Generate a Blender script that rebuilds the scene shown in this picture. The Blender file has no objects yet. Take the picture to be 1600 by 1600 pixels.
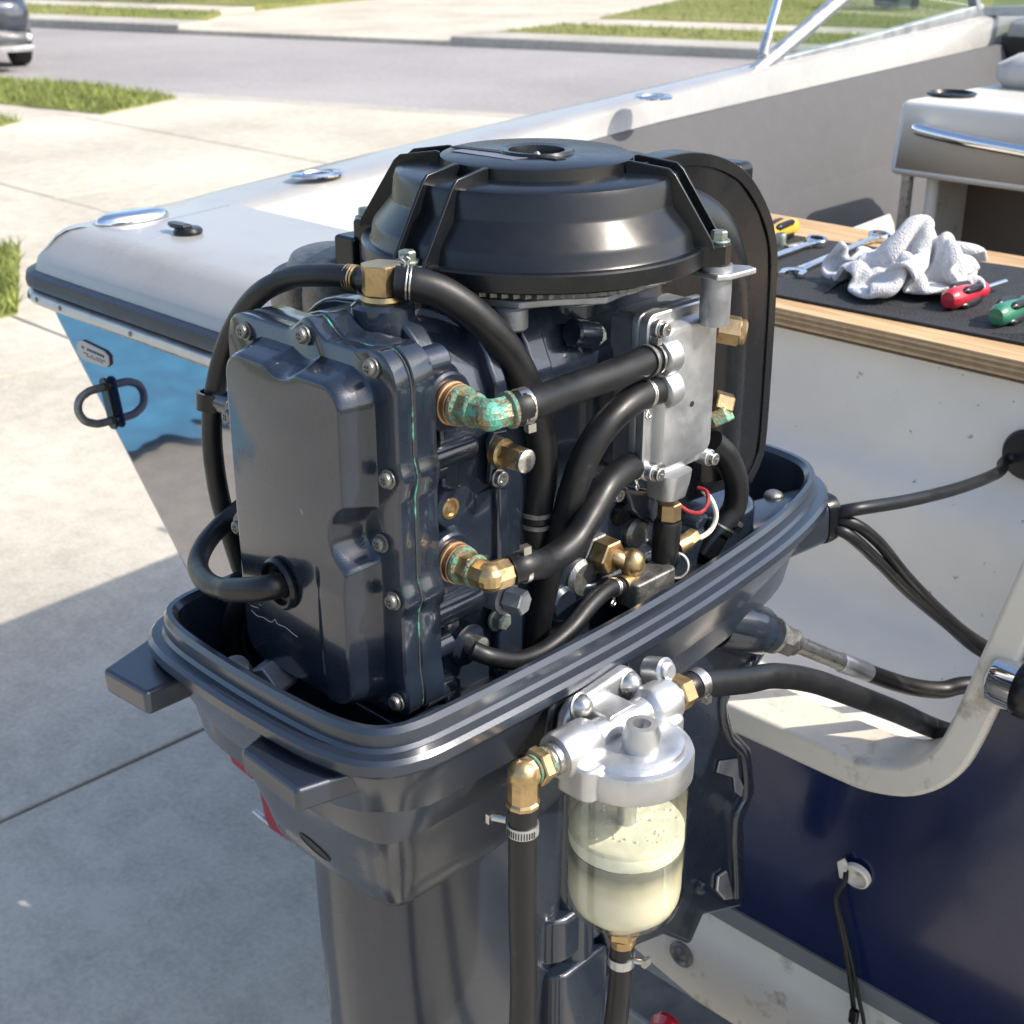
import bpy, bmesh, math, random
from mathutils import Vector, Matrix, noise
R = math.radians
random.seed(7)
S = bpy.context.scene
COL = S.collection
# ---------------------------------------------------------------- camera
CAM_H, CAM_PITCH, CAM_AZ, FOC = 1.85, R(23.4), R(44.4), 2200.0
cd = bpy.data.cameras.new('camera'); cam = bpy.data.objects.new('camera', cd); COL.objects.link(cam)
cam.location = (0, 0, CAM_H); cam.rotation_euler = (R(90) - CAM_PITCH, 0, CAM_AZ)
cd.sensor_width = 36; cd.lens = 36 * FOC / 1600; cd.clip_start = 0.05; cd.clip_end = 600
cd.dof.use_dof = True; cd.dof.focus_distance = 1.28; cd.dof.aperture_fstop = 13
S.camera = cam
# ---------------------------------------------------------------- sky and sun
SUN_AZ, SUN_EL = R(62), R(43)          # azimuth from +Y (bow) towards +X (starboard)
w = bpy.data.worlds.new('World'); S.world = w; w.use_nodes = True
nt = w.node_tree; bg = nt.nodes['Background']
sky = nt.nodes.new('ShaderNodeTexSky'); sky.sky_type = 'NISHITA'; sky.sun_disc = False
sky.sun_elevation = SUN_EL; sky.sun_rotation = SUN_AZ; sky.dust_density = 2.2; sky.air_density = .9; sky.ozone_density = .6
nt.links.new(sky.outputs[0], bg.inputs[0]); bg.inputs[1].default_value = 0.15
sd = bpy.data.lights.new('sun', 'SUN'); sd.energy = 2.9; sd.angle = R(0.55); sd.color = (1.0, .925, .81)
sun = bpy.data.objects.new('sun', sd); COL.objects.link(sun); sun.location = (6, 4, 8)
sdir = Vector((math.cos(SUN_EL) * math.sin(SUN_AZ), math.cos(SUN_EL) * math.cos(SUN_AZ), math.sin(SUN_EL)))
sun.rotation_euler = (-sdir).to_track_quat('-Z', 'Y').to_euler()
S.view_settings.view_transform = 'Standard'; S.view_settings.look = 'None'
S.view_settings.exposure = 1.07; S.view_settings.gamma = 1.0; S.view_settings.use_curve_mapping = False
S.cycles.max_bounces = 7; S.cycles.transparent_max_bounces = 12
# ---------------------------------------------------------------- survey of the place: sight line + known plane -> point
_f = Vector((-math.sin(CAM_AZ) * math.cos(CAM_PITCH), math.cos(CAM_AZ) * math.cos(CAM_PITCH), -math.sin(CAM_PITCH)))
_r = Vector((math.cos(CAM_AZ), math.sin(CAM_AZ), 0)); _u = _r.cross(_f); _c = Vector((0, 0, CAM_H))
def sight(x, y): return _f + _r * ((x - 800) / FOC) - _u * ((y - 800) / FOC)
def ax(x, y, X): d = sight(x, y); return _c + d * (X / d.x)
def ay(x, y, Y): d = sight(x, y); return _c + d * (Y / d.y)
def az(x, y, Z): d = sight(x, y); return _c + d * ((Z - CAM_H) / d.z)
# ---------------------------------------------------------------- geometry helpers: each returns (verts, faces)
def join(*gs):
    V, F = [], []
    for v, f in gs:
        n = len(V); V += [Vector(p) for p in v]; F += [tuple(i + n for i in q) for q in f]
    return V, F
def frame(axis):
    a = Vector(axis).normalized(); t = Vector((0, 0, 1)) if abs(a.z) < .9 else Vector((1, 0, 0))
    x = t.cross(a).normalized(); return x, a.cross(x), a
def lathe(prof, o, axis=(0, 0, 1), seg=40, ph=0.0, closed=False):
    x, y, a = frame(axis); o = Vector(o); V, F = [], []
    for r, h in prof:
        for i in range(seg):
            t = 2 * math.pi * i / seg + ph
            V.append(o + a * h + (x * math.cos(t) + y * math.sin(t)) * max(r, 1e-5))
    n = len(prof)
    for k in range(n - 1 if not closed else n):
        for i in range(seg):
            j = (i + 1) % seg; k2 = (k + 1) % n
            F.append((k * seg + i, k * seg + j, k2 * seg + j, k2 * seg + i))
    if not closed:
        F.append(tuple(range(seg))[::-1]); F.append(tuple((n - 1) * seg + i for i in range(seg)))
    return V, F
def cyl(p, q, r, r2=None, seg=24, ch=0.0):
    p, q = Vector(p), Vector(q); L = (q - p).length; r2 = r if r2 is None else r2
    if ch: pr = [(r - ch, 0), (r, ch), (r2, L - ch), (r2 - ch, L)]
    else: pr = [(r, 0), (r2, L)]
    return lathe(pr, p, q - p, seg)
def hexa(p, q, r, ch=.0012):
    p, q = Vector(p), Vector(q); L = (q - p).length
    return lathe([(r * .9, 0), (r, ch), (r, L - ch), (r * .9, L)], p, q - p, 6)
def spline(pts, n=8):
    P = [Vector(p) for p in pts]; P = [P[0] * 2 - P[1]] + P + [P[-1] * 2 - P[-2]]; out = []
    for i in range(1, len(P) - 2):
        a, b, c, d = P[i - 1:i + 3]
        for k in range(n):
            t = k / n
            out.append(.5 * (2 * b + (c - a) * t + (2 * a - 5 * b + 4 * c - d) * t * t + (3 * b - a - 3 * c + d) * t ** 3))
    out.append(P[-2]); return out
def sweep(path, prof, up=None, cap=True, closed=False):
    # prof: list of (a, b) in the moving frame; path: list of points; parallel transport
    V, F = [], []; m = 0; n = len(path)
    T = []
    for i in range(n):
        if closed: T.append((path[(i + 1) % n] - path[i - 1]).normalized())
        else: T.append((path[min(i + 1, n - 1)] - path[max(i - 1, 0)]).normalized())
    if up is None: x = frame(T[0])[0]
    else: x = (Vector(up) - T[0] * T[0].dot(Vector(up))).normalized()
    for i in range(n):
        if up is None: x = (x - T[i] * x.dot(T[i])).normalized()
        else: x = (Vector(up) - T[i] * T[i].dot(Vector(up))).normalized()
        y = T[i].cross(x)
        s = prof(i / (n - 1)) if callable(prof) else prof
        m = len(s)
        for a, b in s: V.append(path[i] + x * a + y * b)
    for i in range(n if closed else n - 1):
        for k in range(m):
            l = (k + 1) % m; i2 = (i + 1) % n
            F.append((i * m + k, i * m + l, i2 * m + l, i2 * m + k))
    if cap and not closed:
        F.append(tuple(range(m))[::-1]); F.append(tuple((n - 1) * m + k for k in range(m)))
    return V, F
def circ(r, n=16): return [(r * math.cos(2 * math.pi * k / n), r * math.sin(2 * math.pi * k / n)) for k in range(n)]
def tube(pts, r, n=8, seg=16, raw=False):
    path = [Vector(p) for p in pts] if raw else spline(pts, n)
    if callable(r): return sweep(path, lambda t: circ(r(t), seg))
    return sweep(path, circ(r, seg))
def prism(pts, vec):
    pts = [Vector(p) for p in pts]; vec = Vector(vec); n = len(pts)
    V = pts + [p + vec for p in pts]
    F = [tuple(range(n))[::-1], tuple(range(n, 2 * n))] + [(i, (i + 1) % n, (i + 1) % n + n, i + n) for i in range(n)]
    return V, F
def box(c, s, rot=None):
    c = Vector(c); V = []
    for dz in (-.5, .5):
        for dx, dy in ((-.5, -.5), (.5, -.5), (.5, .5), (-.5, .5)):
            v = Vector((dx * s[0], dy * s[1], dz * s[2]))
            if rot is not None: v = rot @ v
            V.append(c + v)
    return V, [(3, 2, 1, 0), (4, 5, 6, 7), (0, 1, 5, 4), (1, 2, 6, 5), (2, 3, 7, 6), (3, 0, 4, 7)]
def rrect(x0, x1, y0, y1, r, n=6):
    out = []
    for cx, cy, a0 in ((x1 - r, y1 - r, 0), (x0 + r, y1 - r, 90), (x0 + r, y0 + r, 180), (x1 - r, y0 + r, 270)):
        for k in range(n + 1):
            a = R(a0 + 90 * k / n); out.append((cx + r * math.cos(a), cy + r * math.sin(a)))
    return out
def loft(rings, cap0=True, cap1=True):
    m = len(rings[0]); V = [Vector(p) for r in rings for p in r]; F = []
    for i in range(len(rings) - 1):
        for k in range(m):
            l = (k + 1) % m; F.append((i * m + k, i * m + l, (i + 1) * m + l, (i + 1) * m + k))
    if cap0: F.append(tuple(range(m))[::-1])
    if cap1: F.append(tuple((len(rings) - 1) * m + k for k in range(m)))
    return V, F
def sphere(c, r, seg=20, rg=10, sc=(1, 1, 1)):
    pr = [(r * math.sin(math.pi * k / rg), -r * math.cos(math.pi * k / rg)) for k in range(rg + 1)]
    V, F = lathe(pr, (0, 0, 0), (0, 0, 1), seg)
    return [Vector((v.x * sc[0], v.y * sc[1], v.z * sc[2])) + Vector(c) for v in V], F
# ---------------------------------------------------------------- objects
def make(name, geo, mat, parent=None, bevel=0.0, smooth=35, seg=2, sub=0, solid=0.0):
    V, F = geo
    L = Vector((0, 0, 0))
    if parent is not None:
        p = parent
        while p is not None: L += p.location; p = p.parent
    me = bpy.data.meshes.new(name); me.from_pydata([tuple(Vector(v) - L) for v in V], [], F)
    bm = bmesh.new(); bm.from_mesh(me); bmesh.ops.recalc_face_normals(bm, faces=bm.faces); bm.to_mesh(me); bm.free()
    me.materials.append(mat)
    if smooth: me.shade_smooth(); me.set_sharp_from_angle(angle=R(smooth))
    o = bpy.data.objects.new(name, me); COL.objects.link(o)
    if parent is not None: o.parent = parent
    if solid:
        b = o.modifiers.new('solid', 'SOLIDIFY'); b.thickness = solid; b.offset = 0
    if bevel:
        b = o.modifiers.new('bevel', 'BEVEL'); b.width = bevel; b.segments = seg; b.limit_method = 'ANGLE'; b.angle_limit = R(35); b.harden_normals = True
    if sub:
        b = o.modifiers.new('sub', 'SUBSURF'); b.levels = sub; b.render_levels = sub
    return o
def tag(o, label, cat, group=None):
    o['label'] = label; o['category'] = cat
    if group: o['group'] = group
    return o
def thing(name, loc, label, cat, group=None):
    o = bpy.data.objects.new(name, None); o.empty_display_size = .05; COL.objects.link(o); o.location = loc
    return tag(o, label, cat, group)
def struct(name, geo, mat, **k):
    o = make(name, geo, mat, **k); o['kind'] = 'structure'; return o
from mathutils.bvhtree import BVHTree
def on(o, x, y):
    # where the sight line meets a part that is already built
    L = Vector(); p = o
    while p is not None: L += p.location; p = p.parent
    t = BVHTree.FromPolygons([v.co + L for v in o.data.vertices], [tuple(q.vertices) for q in o.data.polygons])
    d = sight(x, y).normalized(); h = t.ray_cast(_c, d)
    return (h[0], h[1] if h[1].dot(d) < 0 else -h[1]) if h[0] is not None else (None, None)
# ---------------------------------------------------------------- materials
def mat(name, col, rough=.5, metal=0.0, coat=0.0, var=.12, vs=14.0, bump=0.0, bs=260.0, rv=.12, spec=.5, col2=None, c2s=30.0, c2t=.55, c2w=.08, coat_ior=1.5, coat_rough=.03, sss=0.0, sheen=0.0):
    m = bpy.data.materials.new(name); m.use_nodes = True; n = m.node_tree.nodes; l = m.node_tree.links
    b = n['Principled BSDF']; tc = n.new('ShaderNodeTexCoord')
    ns = n.new('ShaderNodeTexNoise'); ns.inputs['Scale'].default_value = vs; ns.inputs['Detail'].default_value = 3; ns.inputs['Roughness'].default_value = .65
    l.new(tc.outputs['Object'], ns.inputs['Vector'])
    mr = n.new('ShaderNodeMapRange'); mr.inputs[1].default_value = .25; mr.inputs[2].default_value = .75; mr.inputs[3].default_value = 1 - var; mr.inputs[4].default_value = 1 + var
    l.new(ns.outputs[0], mr.inputs[0])
    mx = n.new('ShaderNodeVectorMath'); mx.operation = 'SCALE'; mx.inputs[0].default_value = col[:3]; l.new(mr.outputs[0], mx.inputs['Scale'])
    out = mx.outputs[0]
    if col2 is not None:
        n2 = n.new('ShaderNodeTexNoise'); n2.inputs['Scale'].default_value = c2s; n2.inputs['Detail'].default_value = 4; n2.inputs['Roughness'].default_value = .7
        l.new(tc.outputs['Object'], n2.inputs['Vector'])
        m2 = n.new('ShaderNodeMapRange'); m2.inputs[1].default_value = c2t - c2w; m2.inputs[2].default_value = c2t + c2w; l.new(n2.outputs[0], m2.inputs[0])
        mm = n.new('ShaderNodeMix'); mm.data_type = 'RGBA'; l.new(m2.outputs[0], mm.inputs[0]); l.new(out, mm.inputs[6]); mm.inputs[7].default_value = (*col2, 1)
        out = mm.outputs[2]
        if metal:
            k = n.new('ShaderNodeMapRange'); k.inputs[3].default_value = metal; k.inputs[4].default_value = 0; l.new(m2.outputs[0], k.inputs[0]); l.new(k.outputs[0], b.inputs['Metallic'])
    l.new(out, b.inputs['Base Color'])
    if not (col2 is not None and metal): b.inputs['Metallic'].default_value = metal
    rr = n.new('ShaderNodeMapRange'); rr.inputs[1].default_value = .3; rr.inputs[2].default_value = .7; rr.inputs[3].default_value = max(rough * (1 - rv * 2), .01); rr.inputs[4].default_value = min(rough * (1 + rv * 2), 1)
    l.new(ns.outputs[0], rr.inputs[0]); l.new(rr.outputs[0], b.inputs['Roughness'])
    b.inputs['Specular IOR Level'].default_value = spec
    b.inputs['Coat Weight'].default_value = coat; b.inputs['Coat IOR'].default_value = coat_ior; b.inputs['Coat Roughness'].default_value = coat_rough
    if sss: b.inputs['Subsurface Weight'].default_value = sss; b.inputs['Subsurface Radius'].default_value = (.01, .008, .005)
    if sheen: b.inputs['Sheen Weight'].default_value = sheen
    if bump:
        n4 = n.new('ShaderNodeTexNoise'); n4.inputs['Scale'].default_value = bs; n4.inputs['Detail'].default_value = 1; l.new(tc.outputs['Object'], n4.inputs['Vector'])
        bp = n.new('ShaderNodeBump'); bp.inputs['Strength'].default_value = bump; bp.inputs['Distance'].default_value = .002; l.new(n4.outputs[0], bp.inputs['Height']); l.new(bp.outputs[0], b.inputs['Normal'])
    return m
def glass(name, tint, refl=.5, ior=1.5):
    m = bpy.data.materials.new(name); m.use_nodes = True; n = m.node_tree.nodes; l = m.node_tree.links
    n.remove(n['Principled BSDF']); o = n['Material Output']
    t = n.new('ShaderNodeBsdfTransparent'); t.inputs[0].default_value = (*tint, 1)
    g = n.new('ShaderNodeBsdfGlossy'); g.inputs['Roughness'].default_value = .02
    ge = n.new('ShaderNodeNewGeometry'); dt = n.new('ShaderNodeVectorMath'); dt.operation = 'DOT_PRODUCT'; l.new(ge.outputs['Incoming'], dt.inputs[0]); l.new(ge.outputs['Normal'], dt.inputs[1])
    ab = n.new('ShaderNodeMath'); ab.operation = 'ABSOLUTE'; l.new(dt.outputs['Value'], ab.inputs[0])
    om = n.new('ShaderNodeMath'); om.operation = 'SUBTRACT'; om.inputs[0].default_value = 1; l.new(ab.outputs[0], om.inputs[1])
    pw = n.new('ShaderNodeMath'); pw.operation = 'POWER'; l.new(om.outputs[0], pw.inputs[0]); pw.inputs[1].default_value = 5
    f0 = ((ior - 1) / (ior + 1)) ** 2
    fr = n.new('ShaderNodeMath'); fr.operation = 'MULTIPLY_ADD'; l.new(pw.outputs[0], fr.inputs[0]); fr.inputs[1].default_value = 1 - f0; fr.inputs[2].default_value = f0
    mx = n.new('ShaderNodeMixShader'); l.new(fr.outputs[0], mx.inputs[0]); l.new(t.outputs[0], mx.inputs[1]); l.new(g.outputs[0], mx.inputs[2]); l.new(mx.outputs[0], o.inputs[0])
    return m
M = {}
M['paint'] = mat('motor_paint', (.015, .0225, .037), .27, .3, .75, .25, 12, .06, 380, coat_rough=.07, col2=(.13, .14, .15), c2s=85, c2t=.735, c2w=.015)
M['pan'] = mat('pan_paint', (.021, .029, .044), .3, .35, .65, .18, 7, .03, 500, coat_rough=.15, col2=(.17, .175, .18), c2s=60, c2t=.745, c2w=.012)
M['plastic'] = mat('black_plastic', (.006, .0068, .0085), .27, 0, 0, .2, 20, .015, 900, spec=.45)
M['plastic_dark'] = mat('dark_plastic', (.008, .009, .011), .5, 0, 0, .2, 20, .05, 500)
M['rubber'] = mat('hose_rubber', (.0075, .008, .0092), .42, 0, 0, .3, 30, .05, 900, spec=.4, col2=(.03, .03, .03), c2s=70, c2t=.72, c2w=.05)
M['brass'] = mat('brass', (.46, .33, .17), .34, .95, 0, .25, 45, .08, 600, col2=(.13, .085, .045), c2s=60, c2t=.66, c2w=.12)
M['copper'] = mat('copper_washer', (.36, .23, .13), .45, .85, 0, .2, 60, .05, 500)
M['verdigris'] = mat('verdigris_brass', (.27, .22, .13), .5, .8, 0, .3, 50, .5, 500, col2=(.07, .3, .22), c2s=75, c2t=.525, c2w=.06)
M['teal'] = mat('verdigris_crust', (.08, .22, .17), .9, 0, 0, .5, 120, 1, 420, col2=(.16, .115, .06), c2s=150, c2t=.5, c2w=.08)
M['gasket'] = mat('stained_gasket', (.02, .022, .026), .8, 0, 0, .3, 60, .3, 400, col2=(.05, .27, .2), c2s=30, c2t=.57, c2w=.05)
M['alu'] = mat('cast_aluminium', (.5, .51, .52), .4, .9, 0, .14, 25, .1, 700)
M['alu_dark'] = mat('weathered_aluminium', (.3, .31, .33), .45, .7, 0, .25, 30, .15, 500)
M['steel'] = mat('steel', (.5, .49, .46), .3, .95, 0, .2, 80, .05, 500)
M['steel_dark'] = mat('dull_steel', (.2, .2, .19), .45, .8, 0, .35, 90, .25, 600)
M['zinc'] = mat('greenish_zinc', (.3, .34, .3), .45, .8, 0, .25, 120, .1, 500)
M['chrome'] = mat('chrome', (.75, .76, .78), .07, 1, 0, .05, 30)
M['gel'] = mat('grey_white_gelcoat', (.31, .305, .29), .3, 0, .35, .06, 4, .01, 300, col2=(.24, .225, .2), c2s=7, c2t=.7, c2w=.2)
M['gel_warm'] = mat('cream_gelcoat', (.68, .625, .525), .4, 0, .15, .06, 6, .02, 300, col2=(.3, .25, .18), c2s=22, c2t=.66, c2w=.1)
M['gel_well'] = mat('scuffed_gelcoat', (.76, .725, .645), .4, 0, .15, .07, 5, .02, 300, col2=(.14, .13, .12), c2s=42, c2t=.70, c2w=.03)
M['navy'] = mat('navy_gelcoat', (.006, .014, .06), .08, 0, 1, .12, 3, 0, 300, coat_ior=2.9, coat_rough=.02)
M['navy_dull'] = mat('navy_transom', (.005, .012, .05), .22, 0, .3, .25, 4, .02, 300, coat_rough=.08)
M['seat'] = mat('cream_seat_gelcoat', (.62, .595, .54), .35, 0, .2, .04, 5, .01, 300)
M['greyband'] = mat('grey_stripe', (.16, .16, .155), .5, 0, 0, .1, 9)
M['galv'] = mat('galvanised_steel', (.22, .23, .23), .5, .6, 0, .3, 14, .1, 200)
M['red'] = mat('red_lens', (.35, .012, .02), .2, 0, .6, .1, 20)
M['glass'] = glass('clear_glass', (.95, .97, .94), ior=1.75)
M['pane'] = glass('windshield_glass', (.86, .92, .89), ior=1.7)
M['redwire'] = mat('red_wire', (.25, .015, .02), .45, 0, 0, .1, 30)
M['whitewire'] = mat('white_wire', (.6, .58, .52), .45, 0, 0, .1, 30)
M['vinyl'] = mat('grey_vinyl', (.42, .4, .37), .5, 0, 0, .08, 30, .1, 500)
M['carpet'] = mat('grey_carpet', (.095, .095, .1), .95, 0, 0, .2, 25, .6, 700)
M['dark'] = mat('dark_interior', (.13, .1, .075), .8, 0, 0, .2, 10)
M['canvas'] = mat('navy_canvas', (.02, .03, .06), .9, 0, 0, .15, 40, .3, 900)
# ================================================================ ground, street, far side
def ground_mat(name, c1, c2, s1, s2, rough, bump, bs, streak=None):
    m = bpy.data.materials.new(name); m.use_nodes = True; n = m.node_tree.nodes; l = m.node_tree.links; b = n['Principled BSDF']
    tc = n.new('ShaderNodeTexCoord'); a = n.new('ShaderNodeTexNoise'); a.inputs['Scale'].default_value = s1; a.inputs['Detail'].default_value = 5
    f = n.new('ShaderNodeTexNoise'); f.inputs['Scale'].default_value = s2; f.inputs['Detail'].default_value = 5; f.inputs['Roughness'].default_value = .75
    g = n.new('ShaderNodeTexNoise'); g.inputs['Scale'].default_value = s2 * 9; g.inputs['Detail'].default_value = 2
    for q in (a, f, g): l.new(tc.outputs['Object'], q.inputs['Vector'])
    ad = n.new('ShaderNodeMath'); ad.operation = 'ADD'; l.new(a.outputs[0], ad.inputs[0]); l.new(f.outputs[0], ad.inputs[1])
    ad2 = n.new('ShaderNodeMath'); ad2.operation = 'MULTIPLY_ADD'; l.new(g.outputs[0], ad2.inputs[0]); ad2.inputs[1].default_value = .62; l.new(ad.outputs[0], ad2.inputs[2])
    mr = n.new('ShaderNodeMapRange'); mr.inputs[1].default_value = 1.08; mr.inputs[2].default_value = 1.52; l.new(ad2.outputs[0], mr.inputs[0])
    mx = n.new('ShaderNodeMix'); mx.data_type = 'RGBA'; mx.inputs[6].default_value = (*c1, 1); mx.inputs[7].default_value = (*c2, 1); l.new(mr.outputs[0], mx.inputs[0]); l.new(mx.outputs[2], b.inputs['Base Color'])
    if streak:
        s_ = n.new('ShaderNodeTexNoise'); s_.inputs['Scale'].default_value = 2.1; s_.inputs['Detail'].default_value = 6; s_.inputs['Roughness'].default_value = .6; l.new(tc.outputs['Object'], s_.inputs['Vector'])
        sm2 = n.new('ShaderNodeMapRange'); sm2.inputs[1].default_value = .6; sm2.inputs[2].default_value = .74; sm2.inputs[4].default_value = .22; l.new(s_.outputs[0], sm2.inputs[0])
        vo = n.new('ShaderNodeTexVoronoi'); vo.inputs['Scale'].default_value = 1.3; l.new(tc.outputs['Object'], vo.inputs['Vector'])
        vm = n.new('ShaderNodeMapRange'); vm.inputs[1].default_value = .045; vm.inputs[2].default_value = .02; vm.inputs[4].default_value = .45; l.new(vo.outputs['Distance'], vm.inputs[0])
        mxx = n.new('ShaderNodeMath'); mxx.operation = 'MAXIMUM'; l.new(sm2.outputs[0], mxx.inputs[0]); l.new(vm.outputs[0], mxx.inputs[1])
        m3 = n.new('ShaderNodeMix'); m3.data_type = 'RGBA'; l.new(mxx.outputs[0], m3.inputs[0]); l.new(mx.outputs[2], m3.inputs[6]); m3.inputs[7].default_value = (*streak, 1); l.new(m3.outputs[2], b.inputs['Base Color'])
    b.inputs['Roughness'].default_value = rough; b.inputs['Specular IOR Level'].default_value = .3
    bp = n.new('ShaderNodeBump'); bp.inputs['Strength'].default_value = bump; bp.inputs['Distance'].default_value = .01
    h = n.new('ShaderNodeTexNoise'); h.inputs['Scale'].default_value = bs; h.inputs['Detail'].default_value = 2; l.new(tc.outputs['Object'], h.inputs['Vector'])
    l.new(h.outputs[0], bp.inputs['Height']); l.new(bp.outputs[0], b.inputs['Normal'])
    return m
M['concrete'] = ground_mat('broom_concrete', (.37, .338, .282), (.53, .488, .405), .7, 9, .85, .25, 220, streak=(.24, .215, .175))
M['joint'] = ground_mat('joint_dirt', (.13, .12, .1), (.2, .18, .15), 2, 20, .95, .2, 200)
M['asphalt'] = ground_mat('worn_asphalt', (.235, .225, .225), (.33, .315, .31), .35, 14, .9, .3, 160)
M['kerb'] = ground_mat('kerb_concrete', (.3, .28, .25), (.42, .4, .35), 1, 12, .9, .2, 150)
M['soil'] = ground_mat('lawn_soil', (.075, .105, .022), (.16, .16, .05), .5, 5, .95, .4, 60)
M['lawn'] = ground_mat('lawn_turf', (.12, .15, .035), (.24, .23, .085), .35, 4, .95, .5, 90)
DU, DN = Vector((.943, .334, 0)).normalized(), Vector((-.334, .943, 0)).normalized()
def sn(s, t, z=0): return DU * s + DN * t + Vector((0, 0, z))
def sheet(pts, z=None): return [Vector((p[0], p[1], z if z is not None else p[2])) for p in pts], [tuple(range(len(pts)))]
struct('ground', sheet([(-300, -300), (300, -300), (300, 300), (-300, 300)], -.05), M['soil'])
drive = struct('driveway', sheet([(-24, -9), (5.5, -9), (5.5, 14.3), (-24, 3.9)], -.03), M['joint'])
def street_y(X): return (12.28 + .334 * X) / .943
XC = [-21, -16.4, -12.4, -9.0, -5.55, -2.6, 1.0, 4.9]; YC = [-7, -2.4, .0, 3.067, 4.73, 6.9]
g = .007
for i in range(len(XC) - 1):
    for j in range(len(YC)):
        x0, x1, y0 = XC[i] + g, XC[i + 1] - g, YC[j] + g
        if j < len(YC) - 1: ya = yb = YC[j + 1] - g
        else: ya, yb = street_y(x0) - .02, street_y(x1) - .02
        if ya <= y0 or yb <= y0: continue
        top = random.uniform(-.0015, .0015)
        make('slab', prism([(x0, y0, -.08), (x1, y0, -.08), (x1, yb, -.08), (x0, ya, -.08)], (0, 0, .08 + top)), M['concrete'], drive, bevel=.006, smooth=0)
struct('street', sheet([sn(-90, 12.25), sn(70, 12.25), sn(70, 18.6), sn(-90, 18.6)], -.012), M['asphalt'])
# near gutter apron, flush concrete strip along the street
struct('gutter', prism([sn(-90, 12.26, -.06), sn(70, 12.26, -.06), sn(70, 12.62, -.06), sn(-90, 12.62, -.06)], (0, 0, .056)), M['kerb'], bevel=.01)
# far kerb: a real step with a dropped part for the driveway across the street
def kerb(s0, s1, name='kerb'):
    return struct(name, prism([sn(s0, 18.6, -.06), sn(s1, 18.6, -.06), sn(s1, 19.45, -.06), sn(s0, 19.45, -.06)], (0, 0, .19)), M['kerb'], bevel=.03)
kerb(-90, -14.3); kerb(-9.6, 70)
LAWN_Z = .10
def patch(name, pts, z, m): return struct(name, prism([Vector((p[0], p[1], -.055)) for p in pts], (0, 0, z + .055)), m, bevel=.015)
patch('verge', [sn(-90, 19.45), sn(-14.6, 19.45), sn(-15.4, 21.25), sn(-90, 21.25)], LAWN_Z + .03, M['lawn'])
patch('verge', [sn(-9.3, 19.45), sn(70, 19.45), sn(70, 21.25), sn(-9.0, 21.25)], LAWN_Z + .03, M['lawn'])
patch('sidewalk', [sn(-90, 21.25), sn(-15.6, 21.25), sn(-15.6, 22.55), sn(-90, 22.55)], LAWN_Z + .02, M['concrete'])
patch('sidewalk', [sn(-9.0, 21.25), sn(70, 21.25), sn(70, 22.55), sn(-9.0, 22.55)], LAWN_Z + .02, M['concrete'])
patch('lawn', [sn(-26, 22.55), sn(-15.6, 22.55), sn(-15.0, 29), sn(-24, 29)], LAWN_Z + .04, M['lawn'])
patch('lawn', [sn(-8.9, 22.55), sn(70, 22.55), sn(70, 60), sn(-9.6, 34)], LAWN_Z + .04, M['lawn'])
patch('opposite_driveway', [sn(-14.4, 18.6), sn(-9.5, 18.6), sn(-8.95, 21.2), sn(-8.95, 36), sn(-15.55, 36), sn(-15.55, 21.2)], .06, M['concrete'])
patch('opposite_driveway', [sn(-31, 22.55), sn(-25.5, 22.55), sn(-23.5, 29.5), sn(-31, 29.5)], LAWN_Z + .015, M['concrete'])
# lawns on this side
lw = [[az(x, y, .03) for x, y in ((-420, 96), (0, 121), (140, 130), (278, 149), (160, 174), (0, 158), (-420, 118))],
      [az(x, y, .03) for x, y in ((-420, 150), (0, 179), (33, 185), (0, 193), (-420, 196))],
      [Vector((-7.72, -6, .03)), Vector((-7.72, 3.80, .03)), Vector((-6.42, 3.1, .03)), Vector((-6.42, -6, .03))]]
for p in lw: patch('lawn', p, .012, M['lawn'])
# grass blades: nobody could count them
M['blade'] = mat('grass_blade', (.19, .225, .055), .75, 0, 0, .5, 3, 0)
def inside(p, poly):
    c = False; n = len(poly)
    for i in range(n):
        a, b = poly[i], poly[i - 1]
        if (a[1] > p[1]) != (b[1] > p[1]) and p[0] < (b[0] - a[0]) * (p[1] - a[1]) / (b[1] - a[1]) + a[0]: c = not c
    return c
def blades(polys, boxes, num, z, h):
    V, F = [], []
    for poly, bx, k in zip(polys, boxes, num):
        c = 0
        while c < k:
            x, y = random.uniform(bx[0], bx[1]), random.uniform(bx[2], bx[3])
            if not inside((x, y), poly): c += .2; continue
            c += 1
            hh = h * random.uniform(.5, 1.3); a = random.uniform(0, 6.28); w_ = .0035 + .05 * h
            dx, dy = math.cos(a) * w_, math.sin(a) * w_; lx, ly = random.gauss(0, .4) * hh, random.gauss(0, .4) * hh
            n = len(V); V += [(x - dx, y - dy, z), (x + dx, y + dy, z), (x + lx, y + ly, z + hh)]; F.append((n, n + 1, n + 2))
    return V, F
vis = [[sn(-26, 19.45), sn(-14.8, 19.45), sn(-15.4, 21.25), sn(-26, 21.25)], [sn(-9.2, 19.45), sn(2, 19.45), sn(2, 21.25), sn(-9.0, 21.25)],
       [sn(-26, 22.55), sn(-15.6, 22.55), sn(-15.2, 26.5), sn(-26, 26.5)], [sn(-8.9, 22.55), sn(2, 22.55), sn(2, 28), sn(-9.2, 28)]]
bb = lambda p: (min(q[0] for q in p), max(q[0] for q in p), min(q[1] for q in p), max(q[1] for q in p))
near_poly = [Vector((-7.72, -1.0, 0)), Vector((-7.72, 3.80, 0)), Vector((-6.42, 3.1, 0)), Vector((-6.42, -1.0, 0))]
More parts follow.
